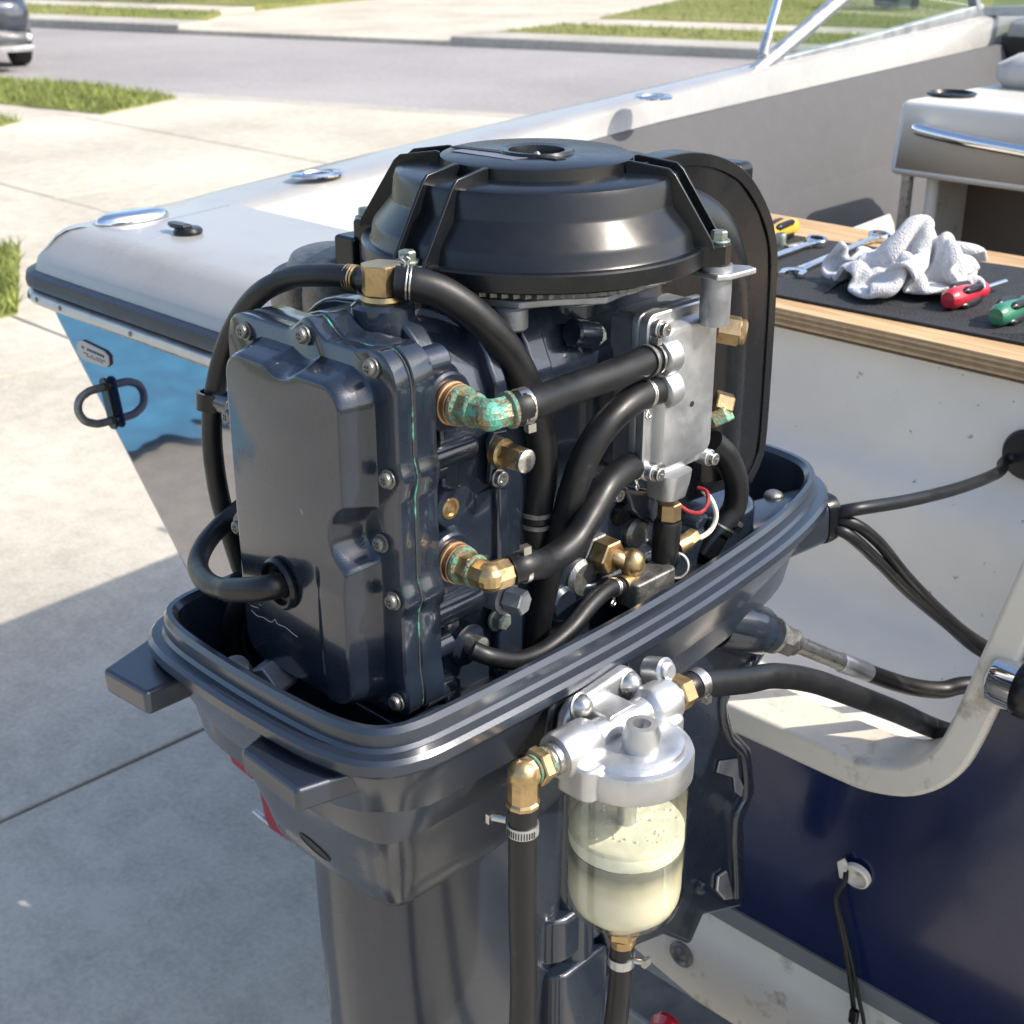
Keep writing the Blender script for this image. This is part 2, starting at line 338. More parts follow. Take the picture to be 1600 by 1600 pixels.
gb = join(blades(lw[:2], [(-17.5, -12.4, 5.2, 8.6)] * 2, (11000, 4000), .01, .07), blades([near_poly], [bb(near_poly)], [18000], .01, .075), blades(vis, [bb(p) for p in vis], (6000, 5000, 9000, 10000), LAWN_Z + .03, .06))
o = make('lawn_grass', gb, M['blade'], smooth=0); o['kind'] = 'stuff'; o['label'] = 'short green grass of the lawns along the street'; o['category'] = 'grass'
# ---------------------------------------------------------------- house across the street (throws the shade on its drive)
M['siding'] = mat('pale_siding', (.5, .47, .4), .8, 0, 0, .06, 6); M['roof'] = mat('shingle', (.1, .09, .085), .9, 0, 0, .3, 30)
M['door'] = mat('garage_door_white', (.7, .69, .66), .5, 0, 0, .04, 5); M['winglass'] = mat('window_glass', (.02, .025, .03), .05, 0, 1, .05, 5)
def Q(s, t, z): return sn(s, t, z)
hs = thing('house', sn(-8, 36, 0), 'pale single-storey house with garage beyond the opposite lawn', 'house')
make('wall', prism([Q(-19, 34, 0), Q(4, 34, 0), Q(4, 43, 0), Q(-19, 43, 0)], (0, 0, 3.0)), M['siding'], hs)
make('roof', ([Q(-19.6, 33.3, 3.0), Q(4.6, 33.3, 3.0), Q(4.6, 43.7, 3.0), Q(-19.6, 43.7, 3.0), Q(-15.5, 38.5, 5.6), Q(.5, 38.5, 5.6)], [(0, 1, 5, 4), (1, 2, 5), (2, 3, 4, 5), (3, 0, 4), (3, 2, 1, 0)]), M['roof'], hs)
for k in range(4): make('garage_door_panel', prism([Q(-15, 33.93, .05 + .56 * k), Q(-10, 33.93, .05 + .56 * k), Q(-10, 33.93, .58 + .56 * k), Q(-15, 33.93, .58 + .56 * k)], DN * .1), M['door'], hs, bevel=.015)
for s0 in (-7, -2): 
    wn = make('window', prism([Q(s0, 33.9, .9), Q(s0 + 2, 33.9, .9), Q(s0 + 2, 33.9, 2.2), Q(s0, 33.9, 2.2)], DN * .15), M['door'], hs, bevel=.02)
    make('pane', prism([Q(s0 + .1, 33.88, 1), Q(s0 + 1.9, 33.88, 1), Q(s0 + 1.9, 33.88, 2.1), Q(s0 + .1, 33.88, 2.1)], DN * .04), M['winglass'], wn)
# ---------------------------------------------------------------- tree on the far lawn
M['bark'] = mat('bark', (.12, .09, .065), .9, 0, 0, .3, 9, .8, 60); M['leaf'] = mat('leaf', (.06, .11, .025), .7, 0, 0, .4, 2)
tb = az(418, -2, .13)
tr = thing('tree', tb, 'leafy tree on the lawn across the street, trunk at top edge', 'tree')
tg = tube([tb - Vector((0, 0, .1)), tb + Vector((.03, .02, .9)), tb + Vector((-.04, .05, 1.9)), tb + Vector((.05, 0, 2.8))], lambda t: .14 * (1 - .5 * t) + .05 * max(0, .15 - t))
for k in range(6):
    a = k * 1.05; e = tb + Vector((1.1 * math.cos(a), 1.1 * math.sin(a), 3.3 + .3 * (k % 2)))
    tg = join(tg, tube([tb + Vector((0, 0, 1.9 + .1 * k)), (tb + Vector((0, 0, 2.3)) + e) / 2 + Vector((0, 0, .2)), e], lambda t: .05 * (1 - .7 * t), seg=8))
make('trunk', tg, M['bark'], tr)
V, F = [], []
cl = [tb + Vector((random.gauss(0, .85), random.gauss(0, .85), 3.1 + random.gauss(0, .6))) for _ in range(46)]
for c in cl:
    for _ in range(130):
        p = c + Vector((random.gauss(0, .26), random.gauss(0, .26), random.gauss(0, .2))); a = Vector((random.gauss(0, 1), random.gauss(0, 1), random.gauss(0, .6))).normalized() * .07; b = a.orthogonal().normalized() * .035
        n = len(V); V += [p - a, p + b, p + a, p - b]; F.append((n, n + 1, n + 2, n + 3))
make('crown', (V, F), M['leaf'], tr, smooth=0)
# ---------------------------------------------------------------- wheelie bin seen through the windshield
M['bin'] = mat('bin_plastic', (.03, .055, .06), .5, 0, 0, .1, 10)
bc = az(1395, 15, .14); bn = thing('trash_bin', bc, 'dark wheeled trash bin on the far lawn behind the windshield', 'bin')
def ringz(c, sx_, sy_, z): return [c + Vector((x, y, z)) for x, y in rrect(-sx_, sx_, -sy_, sy_, .06, 4)]
make('body', loft([ringz(bc, .25, .27, .06), ringz(bc, .27, .29, .3), ringz(bc, .31, .35, 1.0)]), M['bin'], bn, bevel=.01)
make('lid', loft([ringz(bc, .33, .37, 1.0), ringz(bc, .34, .38, 1.04), ringz(bc, .28, .3, 1.1)]), M['bin'], bn)
for s in (-1, 1): make('wheel', cyl(bc + Vector((.26 * s - .02, .28, .11)), bc + Vector((.26 * s + .02, .28, .11)), .11), M['rubber'], bn)
# ---------------------------------------------------------------- parked car at the left edge
M['carpaint'] = mat('silver_blue_car_paint', (.05, .06, .08), .25, .5, .9, .05, 4); M['tyre'] = mat('tyre', (.012, .012, .012), .8, 0, 0, .2, 20)
M['lamp'] = mat('headlight_lens', (.75, .76, .76), .08, .2, 1, .1, 30); M['carglass'] = mat('car_glass', (.015, .02, .022), .04, 0, 1)
M['cardark'] = mat('car_grey_plastic', (.075, .08, .085), .45, .2, .3, .1, 10)
cc = az(-60, 115, 0); cyaw = math.atan2(-.30, .95)
car = thing('parked_car', cc, 'silver blue car on the street at the left edge of the picture', 'car')
cf = Vector((math.cos(cyaw), math.sin(cyaw), 0)); cr = Vector((-cf.y, cf.x, 0))  # forward, car's left
def K(f, s, z): return cc + cf * f + cr * s + Vector((0, 0, z))
def crow(f, zs): # body cross ring at distance f along the car: half widths by height
    L = [K(f, hw, z) for hw, z in zs]; return L + [K(f, -hw, z) for hw, z in reversed(zs)]
body = [crow(.16, [(.62, .42), (.72, .5), (.74, .62), (.7, .72), (.5, .78)]), crow(.02, [(.78, .36), (.86, .5), (.86, .66), (.8, .82), (.55, .88)]),
        crow(-.3, [(.86, .3), (.92, .5), (.92, .72), (.85, .9), (.6, .96)]), crow(-1.2, [(.88, .26), (.94, .5), (.94, .78), (.86, .98), (.6, 1.04)]),
        crow(-2.6, [(.88, .26), (.94, .5), (.94, .8), (.88, 1.0), (.6, 1.05)]), crow(-4.2, [(.86, .3), (.92, .5), (.92, .82), (.84, 1.02), (.6, 1.08)]), crow(-4.6, [(.7, .4), (.8, .55), (.8, .8), (.74, .95), (.5, 1.0)])]
make('body', loft(body), M['carpaint'], car, sub=2)
make('cabin', loft([crow(-1.1, [(.8, .98), (.78, 1.0), (.7, 1.02)]), crow(-1.9, [(.82, 1.0), (.7, 1.45), (.5, 1.5)]), crow(-3.4, [(.82, 1.0), (.7, 1.48), (.5, 1.52)]), crow(-4.3, [(.78, 1.0), (.7, 1.1), (.5, 1.12)])]), M['carglass'], car, sub=1)
make('bumper', loft([crow(.21, [(.6, .26), (.66, .36), (.62, .48)]), crow(.1, [(.84, .22), (.9, .36), (.88, .52)]), crow(-.34, [(.93, .2), (.955, .36), (.94, .5)])]), M['cardark'], car, sub=1)
make('bumper_strip', loft([crow(.235, [(.56, .235), (.58, .27), (.56, .3)]), crow(.1, [(.83, .225), (.86, .26), (.84, .3)])]), M['alu'], car)
make('grille', loft([crow(.18, [(.34, .56), (.38, .66), (.34, .74)]), crow(.09, [(.4, .54), (.44, .66), (.4, .78)])]), M['steel'], car, bevel=.01)
for s in (-1, 1):
    hl = make('headlight', sphere((0, 0, 0), 1, 20, 10), M['lamp'], car); hl.scale = (.14, .2, .11); hl.location = K(.07, .64 * s, .70) - cc; hl.rotation_euler = (0, R(-14), cyaw + R(24) * s)
    make('fog_light', sphere(K(.08, .8 * s, .385), .045, 12, 8), M['lamp'], car)
    for f in (-.75, -3.7):
        a = K(f, .93 * s, .33); b = K(f, .7 * s, .33)
        wh = make('wheel', lathe([(.22, 0), (.3, .0), (.33, .03), (.33, .2), (.3, .23), (.2, .23)], a, b - a, 32), M['tyre'], car)
        make('rim', lathe([(.03, -.012), (.2, .0), (.22, .01), (.22, .03)], a, b - a, 20), M['alu'], wh)
# ================================================================ boat
BX = -.9
boat = thing('motorboat', (BX, 2.6, 0), 'white and navy open motorboat on its trailer with notched transom', 'boat')
def zs_(y): return 1.315 + max(0, y - 1.3) * .06       # sheer line
# --- hull: stations of keel, chine, sheer
def station(y, hk, zk, hc, zc, hs_, zsv): return [Vector((BX - hs_, y, zsv)), Vector((BX - (hs_ + hc) / 2 - .02, y, (zsv + zc) / 2)), Vector((BX - hc, y, zc)), Vector((BX, y, zk)), Vector((BX + hc, y, zc)), Vector((BX + (hs_ + hc) / 2 + .02, y, (zsv + zc) / 2)), Vector((BX + hs_, y, zsv))]
st = [station(1.33, 0, .40, .68, .66, 1.16, 1.31), station(2.5, 0, .40, .70, .68, 1.2, 1.39), station(4.2, 0, .42, .64, .78, 1.17, 1.48), station(5.4, 0, .52, .42, .95, .9, 1.56), station(6.3, 0, .8, .12, 1.2, .4, 1.62), station(6.7, 0, 1.25, .02, 1.4, .05, 1.66)]
V = [p for s in st for p in s]; F = []
for i in range(len(st) - 1):
    for k in range(6): F.append((i * 7 + k, i * 7 + k + 1, i * 7 + k + 8, i * 7 + k + 7))
make('hull', (V, F), M['navy_dull'], boat, smooth=25)
# --- port quarter: glossy navy face beside the engine
TQ = 1.02
q = [(-1.32, 1.33), (-2.045, 1.33), (-1.99, 1.25), (-1.70, .93), (-1.56, .76), (-1.32, .64)]
make('port_quarter', prism([(x, TQ, z) for x, z in q], (0, .32, 0)), M['navy'], boat, bevel=.018, seg=4)
# --- transom panels
TY = 1.30
inner = [(-1.30, .913), (-1.15, .913), (-1.0, .913), (-.9, .913), (-.82, .913), (-.76, .913), (-.725, .9135), (-.69, .916), (-.645, .932), (-.612, .965), (-.594, 1.01), (-.572, 1.10), (-.548, 1.20), (-.535, 1.26), (-.52, 1.33)]
def offs(P, d):
    out = []
    for i, p in enumerate(P):
        a = P[max(i - 1, 0)]; b = P[min(i + 1, len(P) - 1)]; t = Vector((b[0] - a[0], b[1] - a[1])).normalized()
        out.append((p[0] + t.y * d, p[1] - t.x * d))
    return out
outer = offs(inner, .040)
tr_ = [(x, TY + .012, z) for x, z in offs(inner, .030)] + [(.25, TY + .012, 1.33), (.25, TY + .012, 1.25), (-.2, TY + .012, .598), (-1.36, TY + .012, .598)]
make('transom', prism(tr_, (0, .04, 0)), M['navy_dull'], boat)
make('boot_stripe', prism([(-1.36, TY + .008, .569), (-.17, TY + .008, .569), (-.15, TY + .008, .597), (-1.36, TY + .008, .597)], (0, .044, 0)), M['greyband'], boat)
make('lower_transom', prism([(-1.36, TY + .012, .5), (-.9, TY + .012, .40), (-.2, TY + .012, .43), (-.18, TY + .012, .5682), (-1.36, TY + .012, .5682)], (0, .04, 0)), M['gel_warm'], boat)
V, F = [], []
isp = [Vector(p) for p in [(v.x, v.y, 0) for v in spline([Vector((x, z, 0)) for x, z in inner], 5)]]
isp = [(p.x, p.y) for p in isp]; osp = offs(isp, .040); n = len(isp)
sec = []
for (ix, iz), (ox, oz) in zip(isp, osp):
    sec.append([Vector((ox, TY, oz)), Vector((ix, TY, iz)), Vector((ix, TY + .087, iz)), Vector((ox, TY + .087, oz))])
m4 = 4
for s in sec: V += s
for i in range(n - 1):
    for k in range(4): F.append((i * 4 + k, i * 4 + (k + 1) % 4, i * 4 + 4 + (k + 1) % 4, i * 4 + 4 + k))
F += [(3, 2, 1, 0), tuple(4 * (n - 1) + k for k in range(4))]
make('transom_cap', (V, F), M['gel_warm'], boat, bevel=.007, seg=3)
# starboard deck corner over the riser
rc = [(-.545, 1.21), (-.535, 1.26), (-.51, 1.315), (-.46, 1.355), (-.35, 1.37), (.2, 1.37), (.2, 1.0), (-.53, 1.0), (-.565, 1.10)]
make('starboard_deck', prism([(x, TY + .088, z) for x, z in rc], (0, .055, 0)), M['gel'], boat, bevel=.03, seg=4)
c0 = ay(1548, 1062, TY - .004); c1 = c0 + Vector((.16, 0, 0))
cp = make('stern_fitting', lathe([(.001, -.006), (.02, -.004), (.0285, .003), (.030, .012), (.030, .15)], c0 + Vector((0, .008, 0)), (1, 0, 0), 32), M['chrome'], boat)
make('end_band', lathe([(.03, .0), (.0315, .003), (.0315, .02), (.03, .023)], c0 + Vector((.03, .008, 0)), (1, 0, 0), 32, closed=True), M['plastic'], cp)
# splash well
well = [(-1.62, 1.3), (-1.50, .93), (-1.44, .872), (-1.3, .858), (-.5, .858), (.12, .858)]
floor_sec = [(1.387, .866), (1.45, .862), (1.62, .856), (1.668, .862), (1.690, .878), (1.702, .91), (1.708, .99), (1.712, 1.052), (1.719, 1.078), (1.734, 1.094), (1.746, 1.108), (1.751, 1.14), (1.753, 1.262), (1.80, 1.264)]
V = [Vector((x, y, z)) for x in (-1.55, .1) for y, z in floor_sec]; k = len(floor_sec)
make('splash_well', (V, [(i, i + 1, k + i + 1, k + i) for i in range(k - 1)]), M['gel_well'], boat, smooth=60)
make('well_side', prism([(-1.551, 1.33, .8), (-1.551, 1.33, 1.30), (-1.551, 1.74, 1.25), (-1.551, 2.3, 1.25), (-1.551, 2.3, .8)], (-.03, 0, 0)), M['gel'], boat, bevel=.01)
# --- deck and gunwale: strip swept round the port quarter and forward
path = [Vector((-1.31, 1.0, 0)), Vector((-1.6, 1.0, 0)), Vector((-1.9, 1.0, 0))]
for a in range(1, 8): path.append(Vector((-1.97, 1.075, 0)) + Vector((-math.sin(R(a * 11.5)) * .075, -math.cos(R(a * 11.5)) * .075, 0)))
path += [Vector((-2.058, 1.12, 0)), Vector((-2.085, 1.25, 0)), Vector((-2.105, 1.4, 0)), Vector((-2.125, 1.8, 0)), Vector((-2.14, 2.4, 0)), Vector((-2.15, 3.2, 0)), Vector((-2.13, 4.2, 0)), Vector((-1.95, 5.2, 0))]
path = spline(path, 3); NP = len(path)
nrm = []
for i in range(NP):
    t = (path[min(i + 1, NP - 1)] - path[max(i - 1, 0)]).normalized(); nrm.append(Vector((t.y, -t.x, 0)))  # inward
def zdeck(y): return 1.40 + max(0, y - 1.3) * .056
prof = [(-.004, -.068), (0, -.058), (.004, -.045), (.016, -.034), (.035, -.014), (.05, -.005), (.07, -.0005), (.115, 0), (.135, -.004), (.142, -.012), (.147, -.15), (.151, -.158), (.19, -.16)]
V, F = [], []
for p, nn in zip(path, nrm):
    aft = p.y < 1.30 and p.x > -2.09
    for d, dz in prof:
        z = zdeck(p.y)
        if aft and d > .12: d, dz = .12 + (d - .12) * .01, -.0006 - (d - .12) * .02
        elif d > .1: d *= 1 + .42 * max(0, min(1, (2.9 - p.y) / 1.2))
        V.append(p + nn * d + Vector((0, 0, z + dz)))
k = len(prof)
for i in range(NP - 1):
    for j in range(k - 1): F.append((i * k + j, i * k + j + 1, i * k + k + j + 1, i * k + k + j))
make('gunwale', (V, F), M['gel'], boat, smooth=50)
dk = rrect(-1.958, -1.28, 1.105, 1.33, .012, 3)
make('aft_deck', prism([(x, y, 1.32) for x, y in dk], (0, 0, .0797)), M['gel'], boat, bevel=.001)
def band(name, prof, m, i0=0, i1=NP, bev=0):
    V, F = [], []
    for p, nn in zip(path[i0:i1], nrm[i0:i1]):
        for d, dz in prof: V.append(p - nn * d + Vector((0, 0, zdeck(p.y) + dz)))
    k = len(prof); n = i1 - i0
    for i in range(n - 1):
        for j in range(k): F.append((i * k + j, i * k + (j + 1) % k, (i + 1) * k + (j + 1) % k, (i + 1) * k + j))
    F += [tuple(range(k))[::-1], tuple((n - 1) * k + j for j in range(k))]
    return make(name, (V, F), m, boat, smooth=45)
M['rail_navy'] = mat('navy_rubber', (.012, .017, .032), .42, 0, .1, .15, 20)
band('rub_rail', [(-.02, -.062), (.008, -.062), (.016, -.066), (.018, -.075), (.016, -.085), (.008, -.09), (-.02, -.09)], M['rail_navy'])
rs = band('rail_strip', [(-.02, -.0905), (.011, -.0905), (.016, -.095), (.0165, -.105), (.011, -.112), (-.02, -.116)], M['alu'])
scm = lathe([(.0001, .0022), (.0028, .0016), (.004, 0), (.004, -.002)], (0, 0, 0), (0, 0, 1), 10)
for i in range(2, NP, 2):
    if path[i].y > 2: break
    p = path[i] - nrm[i] * .0165 + Vector((0, 0, zdeck(path[i].y) - .101)); x, y, a = frame(-nrm[i])
    make('screw', ([p + x * v.x + y * v.y + a * v.z for v in scm[0]], scm[1]), M['steel_dark'], rs)
# --- deck fittings
def oval(name, c, L, W, H, yaw, m, par=None, hole=None):
    V, F = [], []; seg = 32; x = Vector((math.cos(yaw), math.sin(yaw), 0)); y = Vector((-x.y, x.x, 0))
    pr = [(1, 0), (1, .15), (.93, .6), (.75, .9), (.5, 1.0), (.02, 1.02)] if not hole else [(1, 0), (1, .4), (.9, .9), (.66, 1.0), (.6, .6), (.58, -.4), (.02, -.4)]
    for s, h in pr:
        for i in range(seg):
            t = 2 * math.pi * i / seg; V.append(c + x * L * s * math.cos(t) + y * W * s * math.sin(t) + Vector((0, 0, H * h)))
    for k in range(len(pr) - 1):
        for i in range(seg): F.append((k * seg + i, k * seg + (i + 1) % seg, (k + 1) * seg + (i + 1) % seg, (k + 1) * seg + i))
    return make(name, (V, F), m, par or boat)
a, b = az(150, 352, 1.401), az(262, 334, 1.401); yaw = math.atan2((b - a).y, (b - a).x)
oval('chrome_vent', (a + b) / 2, (b - a).length / 2, .027, .014, yaw, M['chrome'])
a, b = az(454, 278, 1.4185), az(536, 270, 1.4185); yaw = math.atan2((b - a).y, (b - a).x)
o = oval('rod_holder', (a + b) / 2, (b - a).length / 2, .034, .006, yaw, M['chrome'], hole=True)
oval('socket', (a + b) / 2 + Vector((0, 0, .001)), (b - a).length / 2 * .5, .018, .002, yaw, M['plastic_dark'], o)
a, b = az(990, 154, 1.478), az(1050, 152, 1.478); yaw = math.atan2((b - a).y, (b - a).x)
o = oval('rod_holder', (a + b) / 2, (b - a).length / 2, .04, .006, R(88), M['chrome'], hole=True)
oval('socket', (a + b) / 2 + Vector((0, 0, .001)), .03, .02, .002, R(88), M['plastic_dark'], o)
lc = az(285, 364, 1.401)
lt = make('deck_latch', lathe([(.021, 0), (.022, .004), (.019, .008), (.012, .009), (.001, .009)], lc + Vector((.006, .006, 0)), (0, 0, 1), 24), M['plastic'], boat)
make('thumb_lever', prism([lc + Vector(v) for v in ((-.03, -.006, .007), (-.012, -.012, .007), (.014, -.008, .007), (.014, .01, .007), (-.012, .01, .007), (-.03, .006, .007))], (0, 0, .007)), M['plastic'], lt, bevel=.003)
# --- name plate and stern eye on the quarter
pl = [ay(x, y, TQ - .001) for x, y in ((122, 540), (124, 533), (130, 531), (165, 548), (172, 556), (173, 570), (168, 574), (133, 562), (124, 552))]
np_ = make('builder_plate', prism(pl, (0, -.0035, 0)), M['vinyl'], boat, bevel=.0012)
for (x0, y0, x1, y1, hgt) in ((128, 540, 164, 556, 4), (131, 550, 166, 565, 1.4), (135, 555, 162, 567, 1.2)):
    for k in range(9):
        if random.random() < .15: continue
        t0, t1 = k / 9, (k + .72) / 9
        f = lambda t, dy: ay(x0 + (x1 - x0) * t, y0 + (y1 - y0) * t + dy, TQ - .0047)
        make('plate_letter', prism([f(t0, 0), f(t1, 0), f(t1, hgt), f(t0, hgt)], (0, -.0004, 0)), M['plastic'], np_, smooth=0)
e0 = ay(166, 604, TQ - .004); e1 = ay(178, 656, TQ - .004); mid = (e0 + e1) / 2; dv = (e1 - e0)
up = [e0 + Vector((0, .01, 0)), e0 + Vector((0, -.02, 0)), e0 + dv * .04 + Vector((-.001, -.032, 0)), e0 + dv * .2 + Vector((-.002, -.046, 0)), mid + Vector((-.003, -.0515, 0)), e1 - dv * .2 + Vector((-.002, -.046, 0)), e1 - dv * .04 + Vector((-.001, -.032, 0)), e1 + Vector((0, -.02, 0)), e1 + Vector((0, .01, 0))]
ue = make('stern_eye', tube(up, .0062, 8, 14), M['steel_dark'], boat)
ax_ = dv.normalized(); wv = Vector((0, -1, 0)).cross(ax_).normalized()
make('base_plate', prism([mid + ax_ * a * (dv.length / 2 + .014) + wv * b * .011 for a, b in ((-1, -.4), (-.9, -1), (.9, -1), (1, -.4), (1, .4), (.9, 1), (-.9, 1), (-1, .4))], (0, -.005, 0)), M['plastic'], ue, bevel=.0015)
# --- transom drain, plug, puller cord hole
dr = ay(1340, 1366, TY + .01)
do = make('drain_shell', lathe([(.004, .0), (.012, .001), (.0155, .004), (.0155, .008), (.018, .006), (.0185, 0)], dr, (0.1, -1, -.2), 28), M['gel_warm'], boat); 
make('drain_lip', prism([ay(x, y, TY + .004) for x, y in ((1310, 1345), (1320, 1340), (1326, 1350), (1322, 1372), (1314, 1370))], (0, -.004, 0)), M['gel_warm'], do, bevel=.001)
pg = ay(1066, 1490, TY + .012)
make('drain_plug', lathe([(.02, 0), (.02, .004), (.016, .006), (.012, .003), (.008, .004), (.001, .008)], pg, (0, -1, 0), 28), M['steel_dark'], boat)
# --- cockpit: side panel, pillar, lip
make('side_panel', prism([(-1.58, 1.85, .73), (-1.58, 5.0, .73), (-1.957, 5.0, 1.52), (-1.957, 1.85, 1.385)], (-.02, 0, 0)), M['carpet'], boat)
make('side_pillar', prism([ax(x, y, -1.93) for x, y in ((1100, 225), (1186, 203), (1192, 250), (1184, 262), (1196, 285), (1200, 380), (1110, 380))], (-.05, 0, 0)), M['gel_warm'], boat, bevel=.008)
make('cockpit_floor', sheet([(-1.97, 1.82), (.2, 1.82), (.2, 5.2), (-1.97, 5.2)], .72), M['dark'], boat)
for x, y in ((1123, 204), (1343, 147)):
    p = ax(x, y, -1.99); make('screw', lathe([(.001, .003), (.005, .002), (.007, 0)], p + Vector((-.006, 0, 0)), (1, 0, 0), 12), M['steel_dark'], boat)
make('rod_rack', box((-1.945, 2.50, 1.27), (.04, .09, .035)), M['dark'], boat, bevel=.008)
# --- helm seat module
sy0 = 2.70; sa = ay(1388, 262, sy0); sb = ay(1405, 150, sy0)
sm = make('seat_module', loft([[Vector((x0, sy0 - .0 + o_, z)) for x0, o_ in ((sa.x + dx, 0), (-.45, 0), (-.45, .62), (sa.x + dx, .62))] for z, dx in ((1.325, .0), (1.34, .0), (1.478, .012))]), M['seat'], boat, bevel=.018, seg=4)
r0, r1 = ay(1428, 203, sy0 - .03), ay(1600, 237, sy0 - .03)
gpath = [r0 + Vector((.0, .035, .004)), r0 + Vector((.004, .006, .003)), r0 + Vector((.03, -.004, 0)), r1 * .5 + r0 * .5 + Vector((0, -.006, -.0)), r1, r1 + (r1 - r0) * .6]
make('grab_rail', tube(gpath, .0125), M['chrome'], sm)
ch = az(1487, 148, 1.4795)
make('cup_holder', lathe([(.05, 0), (.052, .004), (.046, .006), (.042, .001), (.041, -.0005), (.001, -.0008)], ch, (0, 0, 1), 32), M['plastic'], sm)
for (cx, w_, h_) in ((-1.33, .17, .07), (-1.06, .12, .06), (-.8, .16, .06)):
    make('seat_cushion', [*[loft([[Vector((cx + x, 3.18 + y, 1.478 + z)) for x, y in rrect(-w_ * s, w_ * s, -.16 * s, .16 * s, .05 * s, 4)] for z, s in ((0, .92), (h_ * .3, 1), (h_ * .7, 1), (h_, .8), (h_ * 1.06, .4))])]][0], M['vinyl'], boat, smooth=60)
make('seat_leg', tube([(sa.x + .02, sy0 + .05, 1.33), (sa.x + .02, sy0 + .05, 1.1), (sa.x + .02, sy0 + .05, .73)], .013), M['steel'], boat)
make('seat_side', box((sa.x + .055, sy0 + .34, 1.03), (.02, .5, .59)), M['gel_warm'], boat, bevel=.004)
make('seat_leg', tube([(sa.x + .075, sy0 + .06, 1.33), (sa.x + .075, sy0 + .06, 1.1), (sa.x + .075, sy0 + .06, .73)], .014), M['gel_warm'], boat)
make('seat_back_panel', box((-.95, sy0 + .25, 1.02), (1.05, .03, .6)), M['dark'], boat)
make('cockpit_locker', prism([az(x, y, 1.28) for x, y in ((1308, 362), (1392, 330), (1398, 345), (1400, 366))], (0, 0, -.2)), M['gel_warm'], boat, bevel=.008)
# --- dash and windshield
make('dash', prism([(-1.96, 4.02, 1.30), (-1.96, 4.02, 1.54), (-1.96, 4.5, 1.60), (-1.96, 4.5, 1.3)], (1.9, 0, 0)), M['gel'], boat, bevel=.02, seg=3)
da = ay(1566, 56, 4.012); db = ay(1562, 122, 4.012)
make('dash_screen', prism([da, da + Vector((.4, 0, 0)), db + Vector((.4, 0, 0)), db], (0, -.008, 0)), M['plastic_dark'], boat, bevel=.004)
WX = -2.04
ws = make('windshield_frame', join(
    tube([ax(1170, 121, WX), ax(1240, 62, WX), ax(1310, 2, WX), ax(1400, -70, WX), ax(1470, -120, WX)], .019, seg=14),
    sweep([ax(1182, 122, WX), ax(1330, 84, WX), ax(1440, 53, WX), ax(1530, 26, WX)], [(-.012, -.014), (.036, -.012), (.036, .012), (-.012, .014)], up=(0, 0, 1)),
    sweep([ax(1530, 40, WX), ax(1522, 0, WX), ax(1505, -110, WX)], [(-.012, -.014), (.012, -.014), (.012, .014), (-.012, .014)], up=(0, 1, 0))), M['alu'], boat, bevel=.003)
make('pane', prism([ax(1192, 106, WX), ax(1330, 72, WX), ax(1440, 42, WX), ax(1522, 14, WX), ax(1505, -110, WX), ax(1470, -118, WX), ax(1400, -68, WX), ax(1310, 6, WX)], (-.004, 0, 0)), M['pane'], ws)
f0 = ax(1530, 30, WX)
make('front_frame', join(sweep([f0 + Vector((.0, .01, .02)), f0 + Vector((.6, .22, .05)), f0 + Vector((1.3, .3, .05))], [(-.012, -.012), (.014, -.012), (.014, .012), (-.012, .012)], up=(0, 0, 1))), M['alu'], ws, bevel=.003)
make('pane', prism([f0 + Vector((.02, .02, .03)), f0 + Vector((.6, .23, .06)), f0 + Vector((1.3, .31, .06)), f0 + Vector((1.3, .61, .4)), f0 + Vector((.6, .53, .4)), f0 + Vector((.02, .32, .4))], (0, .004, 0)), M['pane'], ws)
for x, y in ((1204, 104), (1325, 74)):
    p = ax(x, y + 6, WX + .017); make('screw', lathe([(.001, .002), (.004, .001), (.005, 0)], p, (1, 0, 0), 10), M['steel_dark'], ws)
# --- stay of the folded bimini, standing on the gunwale by the windshield
b0 = ax(1188, 98, -2.05); b1 = ax(1218, -8, -2.05); bd = (b1 - b0)
stt = make('bimini_stay', tube([b0 + bd * .15, b0 + bd * .9, b0 + bd * 1.7], .0105), M['chrome'], boat)
make('fork_end', join(tube([b0 - bd * .12, b0 + bd * .05, b0 + bd * .3], .008, seg=10), lathe([(.013, 0), (.013, .05)], b0 + bd * .12, bd, 16), cyl(b0 - bd * .2 + Vector((-.016, 0, 0)), b0 - bd * .2 + Vector((.016, 0, 0)), .008)), M['steel'], stt)
make('deck_hinge', box(b0 - bd * .26, (.03, .04, .022)), M['steel'], stt, bevel=.004)
# ================================================================ trailer
tl = thing('boat_trailer', (BX, 2.2, 0), 'galvanised boat trailer with red tail lights under the hull', 'trailer')
for X in (-1.62, -.18): make('frame_rail', prism([(X - .03, 1.28, .42), (X + .03, 1.28, .42), (X + .03, 1.28, .52), (X - .03, 1.28, .52)], (0, 5.0, 0)), M['galv'], tl, bevel=.006)
make('crossmember', prism([(-1.07, 1.12, .475), (-1.07, 1.12, .53), (-1.07, 1.20, .53), (-1.07, 1.20, .475)], (1.5, 0, 0)), M['galv'], tl, bevel=.006)
make('crossmember_web', prism([(-1.07, 1.135, .40), (-1.07, 1.135, .4745), (-1.07, 1.16, .4745), (-1.07, 1.16, .40)], (1.5, 0, 0)), M['alu_dark'], tl, bevel=.003)
lampA = [ay(x, y, 1.2) for x, y in ((402, 1228), (440, 1240), (485, 1335), (455, 1318), (421, 1297), (412, 1280))]
l1 = make('tail_light', prism(lampA, (0, .08, 0)), M['red'], tl, bevel=.006)
make('lamp_bracket', tube([ay(398, 1268, 1.21), ay(425, 1290, 1.21), ay(470, 1322, 1.23)], .006), M['steel'], tl)
